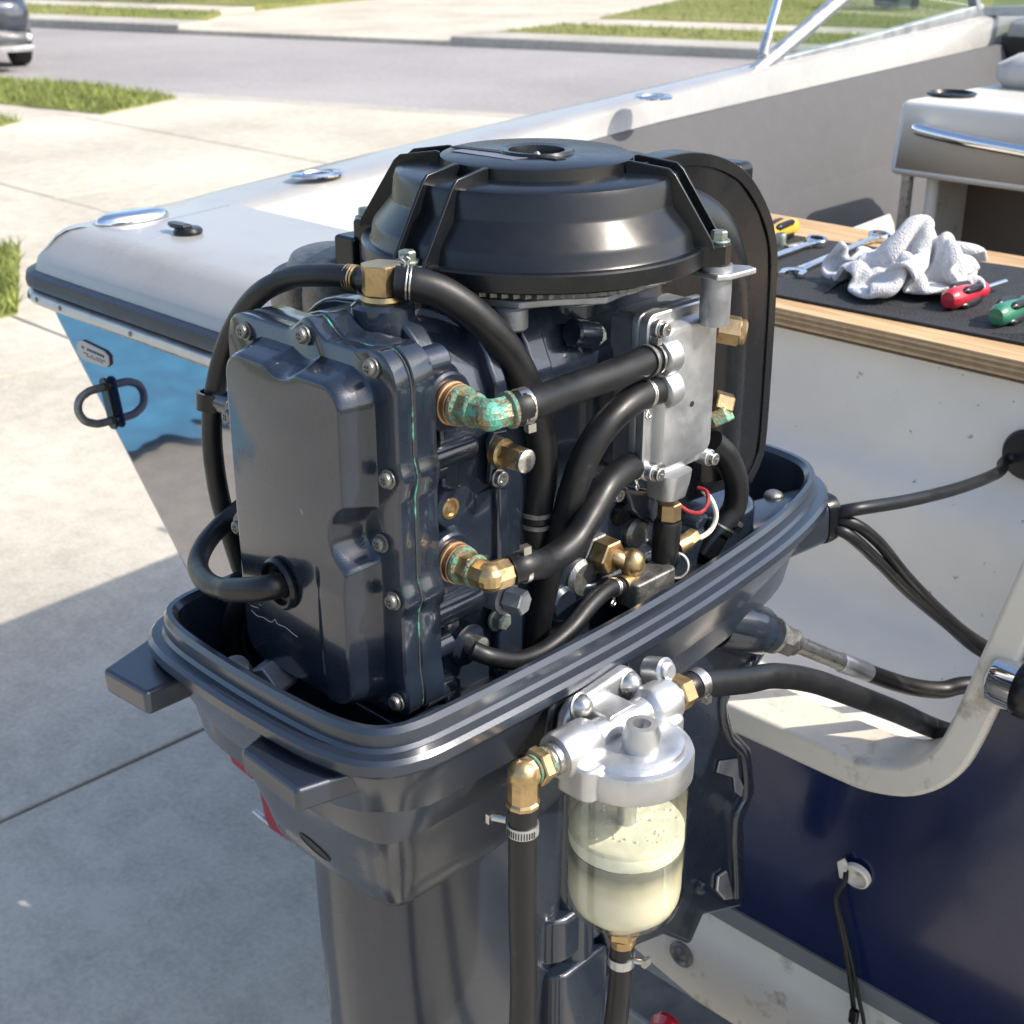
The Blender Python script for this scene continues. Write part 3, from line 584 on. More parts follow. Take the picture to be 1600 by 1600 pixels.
make('side_reflector', prism([ay(x, y, 1.2) for x, y in ((352, 1168), (385, 1178), (396, 1198), (394, 1220), (362, 1194))], (0, .06, 0)), M['red'], tl, bevel=.005)
make('tail_light', lathe([(.001, .016), (.02, .014), (.028, .006), (.028, 0)], ay(1046, 1612, 1.13), (0, -1, 0), 28), M['red'], tl)
make('lamp_post', tube([(-1.80, 1.25, .36), (-1.72, 1.3, .40), (-1.62, 1.32, .46)], .014), M['galv'], tl)
for X in (-2.0, .2):
    for s in (1,):
        wh = make('wheel', lathe([(.16, 0), (.26, 0), (.29, .03), (.29, .16), (.26, .19), (.16, .19)], (X - .095, 3.6, .29), (1, 0, 0), 36), M['tyre'], tl)
        make('rim', lathe([(.02, .03), (.14, .02), (.162, .0), (.162, .03)], (X - .095, 3.6, .29), (1, 0, 0), 24), M['alu'], wh)
make('axle', cyl((-1.92, 3.6, .29), (.12, 3.6, .29), .03), M['galv'], tl)
# ================================================================ plywood, mat, tools
def wood():
    m = bpy.data.materials.new('plywood'); m.use_nodes = True; n = m.node_tree.nodes; l = m.node_tree.links; b = n['Principled BSDF']
    tc = n.new('ShaderNodeTexCoord'); mp = n.new('ShaderNodeMapping'); mp.inputs['Scale'].default_value = (2.2, 26, 26); l.new(tc.outputs['Object'], mp.inputs[0])
    a = n.new('ShaderNodeTexNoise'); a.inputs['Scale'].default_value = 3.2; a.inputs['Detail'].default_value = 7; a.inputs['Distortion'].default_value = .6; l.new(mp.outputs[0], a.inputs[0])
    cr_ = n.new('ShaderNodeValToRGB'); e = cr_.color_ramp.elements; e[0].position = .3; e[0].color = (.34, .2, .09, 1); e[1].position = .72; e[1].color = (.56, .4, .22, 1); l.new(a.outputs[0], cr_.inputs[0])
    l.new(cr_.outputs[0], b.inputs['Base Color']); b.inputs['Roughness'].default_value = .62
    return m
M['wood'] = wood()
M['ply_a'] = mat('ply_layer_light', (.5, .35, .19), .7, 0, 0, .25, 60, .2, 300); M['ply_b'] = mat('ply_layer_dark', (.3, .19, .095), .75, 0, 0, .3, 60, .2, 300)
PT = 1.302
pb = thing('plywood_board', (-.9, 2.0, PT - .03), 'pale plywood board laid across the splash well as a tool shelf', 'board')
make('face_veneer', prism([(-1.62, 1.722, PT - .004), (-.1, 1.722, PT - .004), (-.1, 2.285, PT - .004), (-1.62, 2.285, PT - .004)], (0, 0, .004)), M['wood'], pb, bevel=.0012)
for k in range(5):
    i_ = .0007 * ((k * 7) % 3); z = PT - .004 - (k + 1) * .0043
    make('ply_layer', prism([(-1.62 + i_, 1.722 + i_, z), (-.1 - i_, 1.722 + i_, z), (-.1 - i_, 2.285 - i_, z), (-1.62 + i_, 2.285 - i_, z)], (0, 0, .0042)), M['ply_b'] if k % 2 else M['ply_a'], pb)
make('support_strip', box((-.85, 1.79, 1.2645), (1.4, .06, .02)), M['dark'], pb)
M['rubbermat'] = mat('rubber_mat', (.018, .019, .022), .75, 0, 0, .25, 40, .9, 260)
MZ = PT + .005
mt = tag(make('tool_mat', prism([az(1208, 463, PT + .001), az(1605, 541, PT + .001), az(1700, 560, PT + .001), Vector((-.66, 2.2, PT + .001)), az(1600, 422, PT + .001), az(1215, 367, PT + .001), az(1190, 372, PT + .001)], (0, 0, .004)), M['rubbermat'], None, bevel=.001), 'black ribbed rubber mat under the tools on the plywood', 'mat')
for k in range(7):
    a = az(1548 + k * 9, 522 + k * 1.9, MZ); b_ = a + Vector((.05, .05, 0))
    make('mat_rib', sweep([a, b_], [(-.0005, -.0012), (.0012, -.0008), (.0012, .0008), (-.0005, .0012)], up=(0, 0, 1)), M['rubbermat'], mt, smooth=0)
M['toolchrome'] = mat('tool_chrome', (.62, .63, .65), .14, 1, 0, .1, 60)
def flat_bar(p, q, w0, w1, h, z0):
    p, q = Vector(p), Vector(q); d = (q - p).normalized(); s = Vector((-d.y, d.x, 0)); up_ = Vector((0, 0, 1))
    rings = []
    for t in (0, .12, .5, .88, 1):
        c = p.lerp(q, t); ww = w0 + (w1 - w0) * t; k = 1 if .05 < t < .95 else 1.25
        rings.append([c + s * a * ww * k + up_ * (z0 + b * h) for a, b in ((-.5, .25), (-.5, .75), (-.32, 1), (.32, 1), (.5, .75), (.5, .25), (.32, 0), (-.32, 0))])
    return loft(rings)
def ring_end(c, r, h): return lathe([(r * .62, 0), (r * .92, 0), (r, h * .25), (r, h * .75), (r * .92, h), (r * .62, h)], c, (.1, -.05, 1), 28, closed=True)
def open_end(c, d, r, h):
    d = Vector(d).normalized(); s = Vector((-d.y, d.x, 0)); P = []
    for a in range(-130, 131, 20): P.append(c + (-d * math.cos(R(a)) + s * math.sin(R(a))) * r)
    P = [c + d * r * 1.05 + s * r * .92, c + d * r * .8 + s * r * .5, c + d * (-.1 * r) + s * r * .42, c - d * r * .3, c + d * (-.1 * r) - s * r * .42, c + d * r * .8 - s * r * .5, c + d * r * 1.05 - s * r * .92]
    Q = [c + (d * math.cos(R(a)) + s * math.sin(R(a))) * r for a in range(-70, -291, -18)]
    return prism(P + Q, (0, 0, h))
# wrench with ring end showing
a, b = az(1275, 381, MZ + .004), az(1160, 422, MZ + .004)
w1 = thing('combination_wrench', (a + b) / 2, 'chrome combination wrench with its ring end up, nearest the motor', 'wrench')
make('ring_end', ring_end(a, .019, .011), M['toolchrome'], w1); d = (b - a).normalized(); make('shaft', flat_bar(a + d * .016, b, .013, .013, .007, .001), M['toolchrome'], w1, bevel=.001)
make('jaw', open_end(b, d, .02, .008), M['toolchrome'], w1, bevel=.001)
a, b = az(1240, 430, MZ), az(1345, 385, MZ)
w2 = thing('combination_wrench', (a + b) / 2, 'chrome wrench with open jaw whose shaft runs under the white towel', 'wrench')
d = (b - a).normalized(); make('jaw', open_end(a, (-d).lerp(Vector((-d.y, d.x, 0)), -.25), .021, .008), M['toolchrome'], w2, bevel=.001); make('shaft', flat_bar(a + d * .018, b + d * .06, .015, .013, .008, .001), M['toolchrome'], w2, bevel=.001)
make('ring_end', ring_end(b + d * .075, .019, .011), M['toolchrome'], w2)
a = az(1228, 386, MZ); b = az(1258, 382, MZ)
tag(make('flat_key', flat_bar(a, b, .012, .016, .004, 0), M['toolchrome'], None, bevel=.001), 'small flat chrome tool lying behind the ring wrench', 'tool')
sk = az(1219, 384, MZ); so = thing('socket', sk, 'small greenish steel socket standing on mat beside the air box', 'socket')
make('body', lathe([(.006, .0), (.009, .0), (.0095, .003), (.0095, .02), (.0085, .022), (.0055, .022), (.0055, .008)], sk, (0, 0, 1), 24, closed=True), M['zinc'], so)
def screwdriver(p, q, col, grey, label, shaft=.1):
    p, q = Vector(p), Vector(q); d = (q - p).normalized(); L = (q - p).length; r = .0158
    t = thing('screwdriver', p, label, 'screwdriver')
    hm = mat('handle_' + str(random.random())[2:6], col, .32, 0, .4, .06, 30)
    make('handle', lathe([(.002, 0), (r * .7, .001), (r * .95, .008), (r, .02), (r * .98, L * .45), (r * .8, L * .7), (r * .72, L * .82), (r * .86, L * .93), (r * .8, L), (.003, L)], p, d, 28), hm, t)
    x, y, a_ = frame(d)
    for k in range(4):
        an = math.pi / 2 * k + .8; c = x * math.cos(an) + y * math.sin(an)
        pts = [p + d * (L * (.22 + .62 * i / 8)) + c * (r * (.98 if i < 5 else .98 - .055 * (i - 4)) * (.9 if i in (0, 8) else 1.0)) for i in range(9)]
        make('grip', tube(pts, lambda u: .0062 * min(1, .35 + 4 * u, .35 + 4 * (1 - u)), 2, 10), grey, t)
    make('shaft', cyl(q, q + d * shaft, .0042, ch=.0008), M['toolchrome'], t)
    return t
a = az(1480, 470, MZ + .016); b = az(1535, 452, MZ + .015)
a = Vector((a.x, a.y, MZ + .0168)); b = Vector((b.x, b.y, MZ + .0155))
screwdriver(a, a + (b - a).normalized() * .1, (.42, .012, .03), M['plastic'], 'red handled screwdriver with black grip beside the towel', .07)
a = az(1555, 496, MZ + .016); b = az(1622, 468, MZ + .016); a.z = b.z = MZ + .0168
screwdriver(a, a + (b - a).normalized() * .1, (.02, .16, .085), M['plastic'], 'green handled screwdriver at the right edge of the mat', .1)
a = az(1241, 352, MZ + .016); b = az(1190, 370, MZ + .016); a.z = b.z = MZ + .0168
screwdriver(a, a + (b - a).normalized() * .1, (.6, .36, .03), M['plastic'], 'yellow and black handled screwdriver behind the wrenches', .1)
a = az(1291, 457, MZ + .003); b = az(1330, 436, MZ + .006)
pk = thing('hook_pick', a, 'thin black pick poking out from under the towel', 'pick')
make('tip', tube([a, a.lerp(b, .5) + Vector((0, 0, .002)), b], lambda t: .0016 + .0012 * t), M['plastic'], pk); make('handle', cyl(b, b + (b - a).normalized() * .06, .005, ch=.001), M['plastic'], pk)
# ================================================================ outboard motor
MX, MY = -.883, .933
mo = thing('outboard_motor', (MX, .95, .28), 'dark grey outboard motor with its top cowling removed, engine exposed', 'outboard motor')
# --- lower cowling pan
half = [(0, .580), (.07, .582), (.115, .587), (.146, .600), (.160, .628), (.163, .68), (.164, .76), (.163, .86), (.158, .96), (.148, 1.06), (.134, 1.16), (.112, 1.25), (.088, 1.30), (.055, 1.328), (0, 1.338)]
hv = [Vector((x, y, 0)) for x, y in half]; hv = spline([Vector((-half[1][0], half[1][1], 0))] + hv + [Vector((-half[-2][0], half[-2][1], 0))], 3)[3:-3]
outl = [(p.x, p.y) for p in hv] + [(-p.x, p.y) for p in reversed(hv[1:-1])]
NO = len(outl)
onrm = []
for i in range(NO):
    a, b = outl[i - 1], outl[(i + 1) % NO]; t = Vector((b[0] - a[0], b[1] - a[1], 0)).normalized(); onrm.append(Vector((t.y, -t.x, 0)))
def pring(d, z, sx_=1.0, yr=.580, yf=1.338):
    out = []
    for (x, y), nn in zip(outl, onrm):
        yy = yr + (y - .580) / (1.338 - .580) * (yf - yr); out.append(Vector((MX + x * sx_ + nn.x * d, yy + nn.y * d, z)))
    return out
rings = [pring(-.022, 1.13), pring(-.016, 1.16), pring(-.012, 1.235), pring(-.009, 1.252), pring(-.004, 1.257), pring(.001, 1.257), pring(.004, 1.252), pring(.0045, 1.2405), pring(.007, 1.237), pring(.016, 1.2365), pring(.0195, 1.233), pring(.0200, 1.2245), pring(.017, 1.2205), pring(.011, 1.2190), pring(.0095, 1.214),
         pring(.005, 1.19, .97, .586, 1.325), pring(.003, 1.15, .86, .602, 1.27), pring(.002, 1.128, .80, .611, 1.235)]
pan = make('lower_pan', loft(rings, True, False), M['pan'], mo, smooth=28)
rings = [pring(-.001, 1.1285, .79, .6135, 1.23), pring(-.002, 1.124, .78, .616, 1.22), pring(-.002, 1.08, .69, .629, 1.14), pring(-.002, 1.045, .625, .640, 1.06), pring(-.003, 1.02, .6, .646, 1.02), pring(-.007, 1.008, .57, .651, 1.0), pring(-.018, 1.0, .53, .657, .99)]
make('apron', loft(rings, True, True), M['pan'], mo, smooth=40)
# rear lugs
def lug(pts, z0, z1, ins):
    c = sum((Vector(p) for p in pts), Vector()) / len(pts)
    return loft([[Vector((c.x + (p[0] - c.x) * s, c.y + (p[1] - c.y) * s, z)) for p in pts] for z, s in ((z0, ins), (z1, 1.0))])
make('rear_lug', lug([(-.868, .62, 0), (-.842, .542, 0), (-.762, .538, 0), (-.738, .632, 0)], 1.193, 1.2165, .965), M['pan'], mo, bevel=.005, seg=3)
make('rear_lug', lug([(-.975, .62, 0), (-.974, .537, 0), (-1.040, .533, 0), (-1.072, .622, 0)], 1.191, 1.2165, .965), M['pan'], mo, bevel=.005, seg=3)
# slot in the apron (idle relief) as a dark recessed oval with a rim
apron = [o_ for o_ in mo.children if o_.name.startswith('apron')][0]
(s0, n0), (s1, n1) = on(apron, 470, 1304), on(apron, 514, 1342)
if s0 is not None and s1 is not None:
    sn_ = (n0 + n1).normalized(); sa_ = (s1 - s0).normalized(); sb2 = sn_.cross(sa_).normalized(); sc0 = (s0 + s1) / 2; hl_ = (s1 - s0).length / 2 + .002
    make('relief_slot', loft([[sc0 + sa_ * math.cos(t) * hl_ * k + sb2 * math.sin(t) * .0085 * k + sn_ * h_ for t in [2 * math.pi * i / 24 for i in range(24)]] for k, h_ in ((1.04, -.004), (1.0, .0012), (.9, .0014), (.86, .0006))], False, True), M['plastic_dark'], mo)
# nose with cable grommet
nz = lambda x, y, X: ax(x, y, X)
na, nb_ = Vector((-.82, 1.19, 1.200)), Vector((-.788, 1.302, 1.208))
nd = (nb_ - na).normalized(); nxv = nd.cross(Vector((0, 0, 1))).normalized(); nzv = nxv.cross(nd)
nose = make('cable_nose', loft([[na.lerp(nb_, t) + nxv * a * k + nzv * b * k for a, b in rrect(-.032, .030, -.032, .026, .015, 5)] for t, k in ((-.5, 1.25), (0, 1.15), (.5, 1.05), (.95, .96), (1, .9))]), M['pan'], mo, bevel=.003)
make('grommet', loft([[nb_ + nd * t + nxv * a * k + nzv * b * k for a, b in rrect(-.032, .030, -.032, .026, .015, 5)] for t, k in ((-.004, .99), (.004, 1.0), (.012, .96), (.014, .8))]), M['plastic'], nose)
make('pan_rivet', lathe([(.001, .006), (.006, .0055), (.010, .003), (.0115, 0), (.0115, -.05)], Vector((-.82, 1.262, 1.232)), (0, 0, 1), 24), M['steel_dark'], mo)
make('latch_lever', prism([ax(x, y, -.775) for x, y in ((1178, 902), (1202, 895), (1207, 908), (1200, 919), (1180, 916))], (-.03, 0, 0)), M['plastic'], mo, bevel=.004)
# --- midsection leg, gearcase, propeller
def legring(z, yr, yf, hw, n=28):
    out = []
    for i in range(n):
        t = 2 * math.pi * i / n; c, s = math.cos(t), math.sin(t); y = (yr + yf) / 2 - (yf - yr) / 2 * (abs(c) ** .75) * (1 if c > 0 else -1)
        out.append(Vector((MX + hw * (abs(s) ** .7) * (1 if s > 0 else -1), y, z)))
    return out
make('midsection', loft([legring(1.04, .655, 1.0, .076), legring(.98, .656, 1.0, .075), legring(.93, .657, .99, .074), legring(.8, .662, .98, .073), legring(.62, .672, .96, .066), legring(.45, .69, .95, .045)]), M['pan'], mo, smooth=50)
make('anti_ventilation_plate', loft([[Vector((MX + x, y, z)) for x, y in ((-.02, .98), (-.06, .8), (-.09, .62), (-.07, .5), (.07, .5), (.09, .62), (.06, .8), (.02, .98))] for z in (.44, .452)]), M['pan'], mo, bevel=.003)
make('gearcase', lathe([(.002, 0), (.03, .02), (.05, .08), (.055, .2), (.05, .33), (.03, .42), (.002, .46)], (MX, .56, .27), (0, 1, 0), 28), M['pan'], mo)
make('gearcase_strut', loft([legring(.46, .69, .95, .04), legring(.29, .66, .97, .04)]), M['pan'], mo)
make('skeg', prism([(MX - .006, .7, .23), (MX - .006, .93, .23), (MX - .006, .8, .09), (MX - .006, .72, .08)], (.012, 0, 0)), M['pan'], mo, bevel=.003)
pp = make('propeller_hub', lathe([(.02, 0), (.045, .02), (.048, .09), (.03, .1)], (MX, .455, .27), (0, 1, 0), 24), M['alu'], mo)
for k in range(3):
    a = 2.094 * k + .4; V = []
    for r_ in (.045, .08, .12, .15):
        for u in (-.5, -.15, .2, .5):
            w_ = a + u * (.9 if r_ < .14 else .4); V.append((MX + r_ * math.cos(w_), .5 + .09 * u * (.14 / (r_ + .06)), .27 + r_ * math.sin(w_)))
    make('blade', (V, [(i * 4 + j, i * 4 + j + 1, i * 4 + j + 5, i * 4 + j + 4) for i in range(3) for j in range(3)]), M['alu'], pp, solid=.005)
# --- swivel and clamp bracket
cbp = [(1085, 985), (1120, 950), (1165, 935), (1192, 948), (1207, 975), (1203, 1015), (1188, 1040), (1150, 1072), (1140, 1100), (1148, 1140), (1176, 1170), (1182, 1235), (1164, 1285), (1168, 1380), (1160, 1418), (1100, 1432), (1080, 1478), (1040, 1462), (1000, 1478), (960, 1500), (930, 1420), (930, 1120)]
cb = make('clamp_bracket', prism([ax(x, y, -.790) for x, y in cbp], (-.035, 0, 0)), M['paint'], mo, bevel=.006, seg=3)
rbp = [(1196, 960), (1180, 1030), (1140, 1068), (1128, 1100), (1138, 1150), (1160, 1180), (1164, 1240), (1148, 1285), (1150, 1400)]
make('bracket_rib', tube([ax(x, y, -.789) for x, y in rbp], .0055), M['paint'], cb)
tr2 = [ax(x, y, -.7895) for x, y in ((1122, 1188), (1150, 1184), (1152, 1212), (1160, 1228), (1156, 1244), (1146, 1236), (1144, 1214), (1118, 1206))]
make('worn_latch', prism(tr2, (.003, 0, 0)), M['alu_dark'], cb, bevel=.0012)
make('anode', prism([ax(x, y, -.7895) for x, y in ((1118, 1368), (1132, 1358), (1142, 1402), (1128, 1404), (1116, 1390))], (.005, 0, 0)), M['alu'], cb, bevel=.002)
make('corner_bolt', lathe([(.001, .009), (.007, .008), (.009, .004), (.009, 0)], ax(1092, 1385, -.7895), (1, 0, 0), 16), M['paint'], cb)
make('swivel_bracket', loft([[Vector((MX + x, y + dy, z)) for x, y in rrect(-.045, .045, .99, 1.1, .02, 4)] for z, dy in ((1.12, .06), (1.0, .03), (.8, .0), (.68, -.02))]), M['paint'], mo, bevel=.004)
make('lower_mount', loft([[Vector((MX + x, y, z)) for x, y in rrect(-.08, .085, .87, 1.03, .03, 4)] for z in (.80, .86)]), M['paint'], mo, bevel=.008, seg=3)
make('lower_mount_cap', loft([[Vector((MX + x, y, z)) for x, y in rrect(.0, .09, .88, .97, .015, 4)] for z in (.66, .79)]), M['paint'], mo, bevel=.006, seg=3)
make('tilt_cylinder', cyl((MX + .06, .93, .75), (MX + .06, .93, 1.02), .028), M['paint'], mo)
bo = ax(1190, 985, -.770)
make('steering_boss', lathe([(.026, -.06), (.028, -.03), (.027, .0), (.023, .008), (.018, .009)], bo, (.35, .9, -.35), 32), M['paint'], mo)
# --- engine block
bp = [(-.985, 1.20), (-.985, 1.44), (-.975, 1.485), (-.95, 1.52), (-.915, 1.538), (-.85, 1.538), (-.822, 1.52), (-.802, 1.485), (-.795, 1.44), (-.795, 1.20)]
sp = spline([Vector((x, 0, z)) for x, z in bp], 3)
blk = make('engine_block', prism([(p.x, .70, p.z) for p in sp], (0, .27, 0)), M['paint'], mo, bevel=.006, seg=3)
for y0, y1, d in ((.722, .742, .008), (.785, .80, .01), (.835, .86, .007)):
    cxx = sum(p.x for p in sp) / len(sp)
    make('block_rib', prism([(cxx + (p.x - cxx) * (1 + d * 10), y0, p.z + d if p.z > 1.21 else p.z) for p in sp], (0, y1 - y0, 0)), M['paint'], blk, bevel=.004, seg=3)
make('crankcase', loft([[Vector((MX + x, .965 + y, z)) for x, y in rrect(-.095, .082, -.075, .075, .03, 5)] for z in (1.18, 1.3, 1.5, 1.53)]), M['paint'], mo, bevel=.008, seg=3)
make('crank_neck', lathe([(.085, 0), (.075, .012), (.06, .02), (.055, .045)], (MX, MY, 1.51), (0, 0, 1), 40), M['paint'], mo)
# bosses running forward from the flange on the starboard face
for (x0, y0, x1, y1, r) in ((648, 573, 690, 556, .0135), (655, 722, 735, 690, .0125), (655, 742, 690, 732, .010), (655, 968, 745, 938, .0145), (655, 1020, 700, 1004, .012), (655, 1085, 700, 1075, .013)):
    make('cast_boss', lathe([(r, 0), (r, (ax(x1, y1, -.79) - ax(x0, y0, -.79)).length * .9), (r * .8, (ax(x1, y1, -.79) - ax(x0, y0, -.79)).length)], ax(x0, y0, -.79), (0, 1, .0), 24), M['paint'], blk)
for (x, y, r, h) in ((760, 820, .035, .003), (705, 805, .028, .004)):
    p = ax(x, y, -.795); make('cast_pad', lathe([(r, 0), (r * .96, h * .8), (r * .85, h), (.001, h)], p, (1, 0, 0), 32), M['paint'], blk)
# --- cylinder head flange, cover, gasket
ears = [(-.953, 1.523), (-.872, 1.536), (-.79, 1.527), (-.776, 1.44), (-.787, 1.382), (-.775, 1.335), (-.775, 1.241), (-.985, 1.44), (-.985, 1.335), (-.965, 1.241)]
def flange_outline(grow=0):
    base = rrect(-.985 + .012 - grow, -.785 + .006 + grow, 1.228 - grow, 1.528 + grow, .02, 6)
    # union with ear circles: sample radially
    cx, cz = -.882, 1.38; out = []
    import math as m_
    def inr(x, z):
        x0, x1, z0, z1, r = -.982 - grow, -.766 + grow, 1.228 - grow, 1.5365 + grow, .02
        dx = max(x0 + r - x, x - x1 + r, 0); dz = max(z0 + r - z, z - z1 + r, 0); return m_.hypot(dx, dz) <= r
    def ine(x, z): return any(m_.hypot(x - a, z - b) < .0150 + grow for a, b in ears)
    for k in range(260):
        t = 2 * m_.pi * k / 260; lo, hi = 0, .3
        for _ in range(60):
            pass
            break
        rr = .3
        while rr > .02 and not (inr(cx + rr * m_.cos(t), cz + rr * m_.sin(t)) or ine(cx + rr * m_.cos(t), cz + rr * m_.sin(t))): rr -= .0008
        out.append(rr)
    sm = [sum(out[(k + j) % 260] for j in (-2, -1, 0, 1, 2)) / 5 for k in range(260)]
    return [(cx + r * m_.cos(2 * m_.pi * k / 260), cz + r * m_.sin(2 * m_.pi * k / 260)) for k, r in enumerate(sm)]
fo = flange_outline()
def slab_y(P, y0, y1, ch=.002):
    cx, cz = -.882, 1.38
    def rg(y, s): return [Vector((cx + (x - cx) * s, y, cz + (z - cz) * s)) for x, z in P]
    return loft([rg(y0, 1 - ch * 8), rg(y0 + ch, 1), rg(y1 - ch, 1), rg(y1, 1 - ch * 5)])
make('head_flange', slab_y(fo, .657, .6735), M['paint'], mo, smooth=40)
make('gasket', slab_y([(-.882 + (x + .882) * .995, 1.38 + (z - 1.38) * .995) for x, z in fo], .6736, .6752, .0003), M['gasket'], mo, smooth=0)
make('block_flange', slab_y(fo, .6753, .699), M['paint'], mo, smooth=40)
# cover as a pressed dome over the flange
X0, X1, Z0, Z1 = -.956, -.790, 1.224, 1.523
def cov(x, z):
    r = .03; dx, dz = min(x - X0, X1 - x), min(z - Z0, Z1 - z)
    if dx < r and dz < r: d = r - math.hypot(r - dx, r - dz)
    else: d = min(dx, dz)
    def sdip(d, cx, cz, rad, k=.006):
        e = math.hypot(x - cx, z - cz) - rad; h = max(k - abs(d - e), 0) / k; return min(d, e) - h * h * k / 4
    d = sdip(d, -.872, 1.538, .0215, .003); d = sdip(d, -.786, 1.388, .0215, .003); pass
    t = max(0, min(1, d / .0105)); t = t * t * (3 - 2 * t)
    lr = .005 * max(0, 1 - ((x + .874) / .086) ** 2) * max(0, 1 - ((z - 1.373) / .150) ** 4) * t
    return .028 * t + lr + (.0028 * max(0, min(1, (1.36 - z) / .02)) * max(0, min(1, (x + .835) / .006)) * t)
NXc, NZc = 110, 150; V, F = [], []
for j in range(NZc + 1):
    for i in range(NXc + 1):
        x = X0 + (X1 - X0) * i / NXc; z = Z0 + (Z1 - Z0) * j / NZc; V.append(Vector((x, .6575 - cov(x, z), z)))
for j in range(NZc):
    for i in range(NXc): a = j * (NXc + 1) + i; F.append((a, a + 1, a + NXc + 2, a + NXc + 1))
cover = make('cylinder_head_cover', (V, F), M['paint'], mo, smooth=80)
# screws: shared mesh
def screw_mesh():
    g_ = join(lathe([(.0085, 0), (.0092, .0012), (.0092, .0030), (.0078, .0032)], (0, 0, 0), (0, 0, 1), 24), lathe([(.0068, .003), (.0074, .0042), (.0072, .0075), (.0058, .0088), (.0035, .0088), (.0028, .0058), (.0001, .0055)], (0, 0, 0), (0, 0, 1), 24),
              box((0, 0, .0082), (.0092, .0014, .0014)), box((0, 0, .0082), (.0014, .0092, .0014)))
    return g_
sm_ = screw_mesh(); sme = bpy.data.meshes.new('screw'); sme.from_pydata([tuple(v) for v in sm_[0]], [], sm_[1]); sme.materials.append(M['steel_dark']); sme.shade_smooth(); sme.set_sharp_from_angle(angle=R(30))
def put_screw(p, axis, par, sc=1.0, name='screw', me=None, rot=0):
    o = bpy.data.objects.new(name, me or sme); COL.objects.link(o); o.parent = par
    L = Vector(); q_ = par
    while q_ is not None: L += q_.location; q_ = q_.parent
    o.location = Vector(p) - L; o.rotation_mode = 'QUATERNION'; o.rotation_quaternion = Vector(axis).to_track_quat('Z', 'Y'); o.scale = (sc, sc, sc)
    return o
for x, z in ears: put_screw((x, .6572, z), (random.gauss(0, .02), -1, random.gauss(0, .02)), mo, .86)
# hex bolt mesh
hb = join(lathe([(.0095, 0), (.0098, .001), (.0095, .0022), (.008, .0024)], (0, 0, 0), (0, 0, 1), 24), lathe([(.0066, .0022), (.0072, .003), (.0072, .0085), (.006, .0098), (.0001, .0099)], (0, 0, 0), (0, 0, 1), 6))
hme = bpy.data.meshes.new('bolt'); hme.from_pydata([tuple(v) for v in hb[0]], [], hb[1]); hme.materials.append(M['zinc'])
sb_ = join(lathe([(.0075, 0), (.0075, .001), (.0064, .0011), (.0064, .006), (.0056, .0066), (.0034, .0066), (.0034, .003), (.0001, .003)], (0, 0, 0), (0, 0, 1), 20))
cme = bpy.data.meshes.new('cap_screw'); cme.from_pydata([tuple(v) for v in sb_[0]], [], sb_[1]); cme.materials.append(M['steel']); cme.shade_smooth(); cme.set_sharp_from_angle(angle=R(30))
# grommet and plug on the cover
gp = ay(437, 912, .6225)
make('cover_grommet', lathe([(.017, .0), (.0225, -.001), (.0235, -.004), (.021, -.007), (.0185, -.0065), (.0175, -.002), (.0135, -.002), (.0125, -.005), (.001, -.0055)], gp + Vector((0, .003, 0)), (.05, 1, .05), 36), M['plastic'], cover)
# old scratches in the cover paint
M['scratch'] = mat('bare_metal_scratch', (.4, .4, .38), .5, .5, 0, .1, 50)
for pts in (((392, 946), (398, 948), (404, 950)), ((393, 953), (402, 962), (412, 965), (424, 972), (430, 968), (434, 975), (446, 980), (458, 990), (465, 995)), ((470, 795), (473, 803)), ((405, 944), (409, 947))):
    hp = [on(cover, x, y)[0] for x, y in pts]
    if all(q_ is not None for q_ in hp): make('scratch', tube([q_ + Vector((0, -.0001, 0)) for q_ in hp], .00035, 4, 6), M['scratch'], cover)
# --- hoses
def hose(pts, r, name='hose', par=None, n=8): return make(name, tube(pts, r, n, 20), M['rubber'], par or mo, smooth=60)
def clamp(c, d, r, par, w_=.008, m=None, tab=None, wire=False):
    d = Vector(d).normalized(); c = Vector(c); m = m or M['steel']
    if wire:
        g_ = join(*[lathe([(r + .0002 + .0009 * math.cos(t), .0009 * math.sin(t) + k * .0028) for t in [math.pi * 2 * i / 8 for i in range(8)]], c, d, 28, closed=True) for k in (0, 1)])
    else: g_ = lathe([(r, -w_ / 2), (r + .0012, -w_ / 2), (r + .0012, w_ / 2), (r, w_ / 2)], c, d, 32, closed=True)
    if tab is not None:
        t = Vector(tab).normalized(); p = c + t * r
        if wire: g_ = join(g_, tube([p, p + t * .004 + d * .001, p + t * .007 - d * .0015, p + t * .0095 + d * .001], .001, 4, 8), tube([p + d * .003, p + t * .004 + d * .0035, p + t * .007 + d * .0055, p + t * .009 + d * .003], .001, 4, 8))
        else: x, y, a = frame(d); g_ = join(g_, box(p + t * .004, (.007, .007, .007), Matrix((x, y, a)).transposed()))
    return make('hose_clamp', g_, m, par, smooth=40)
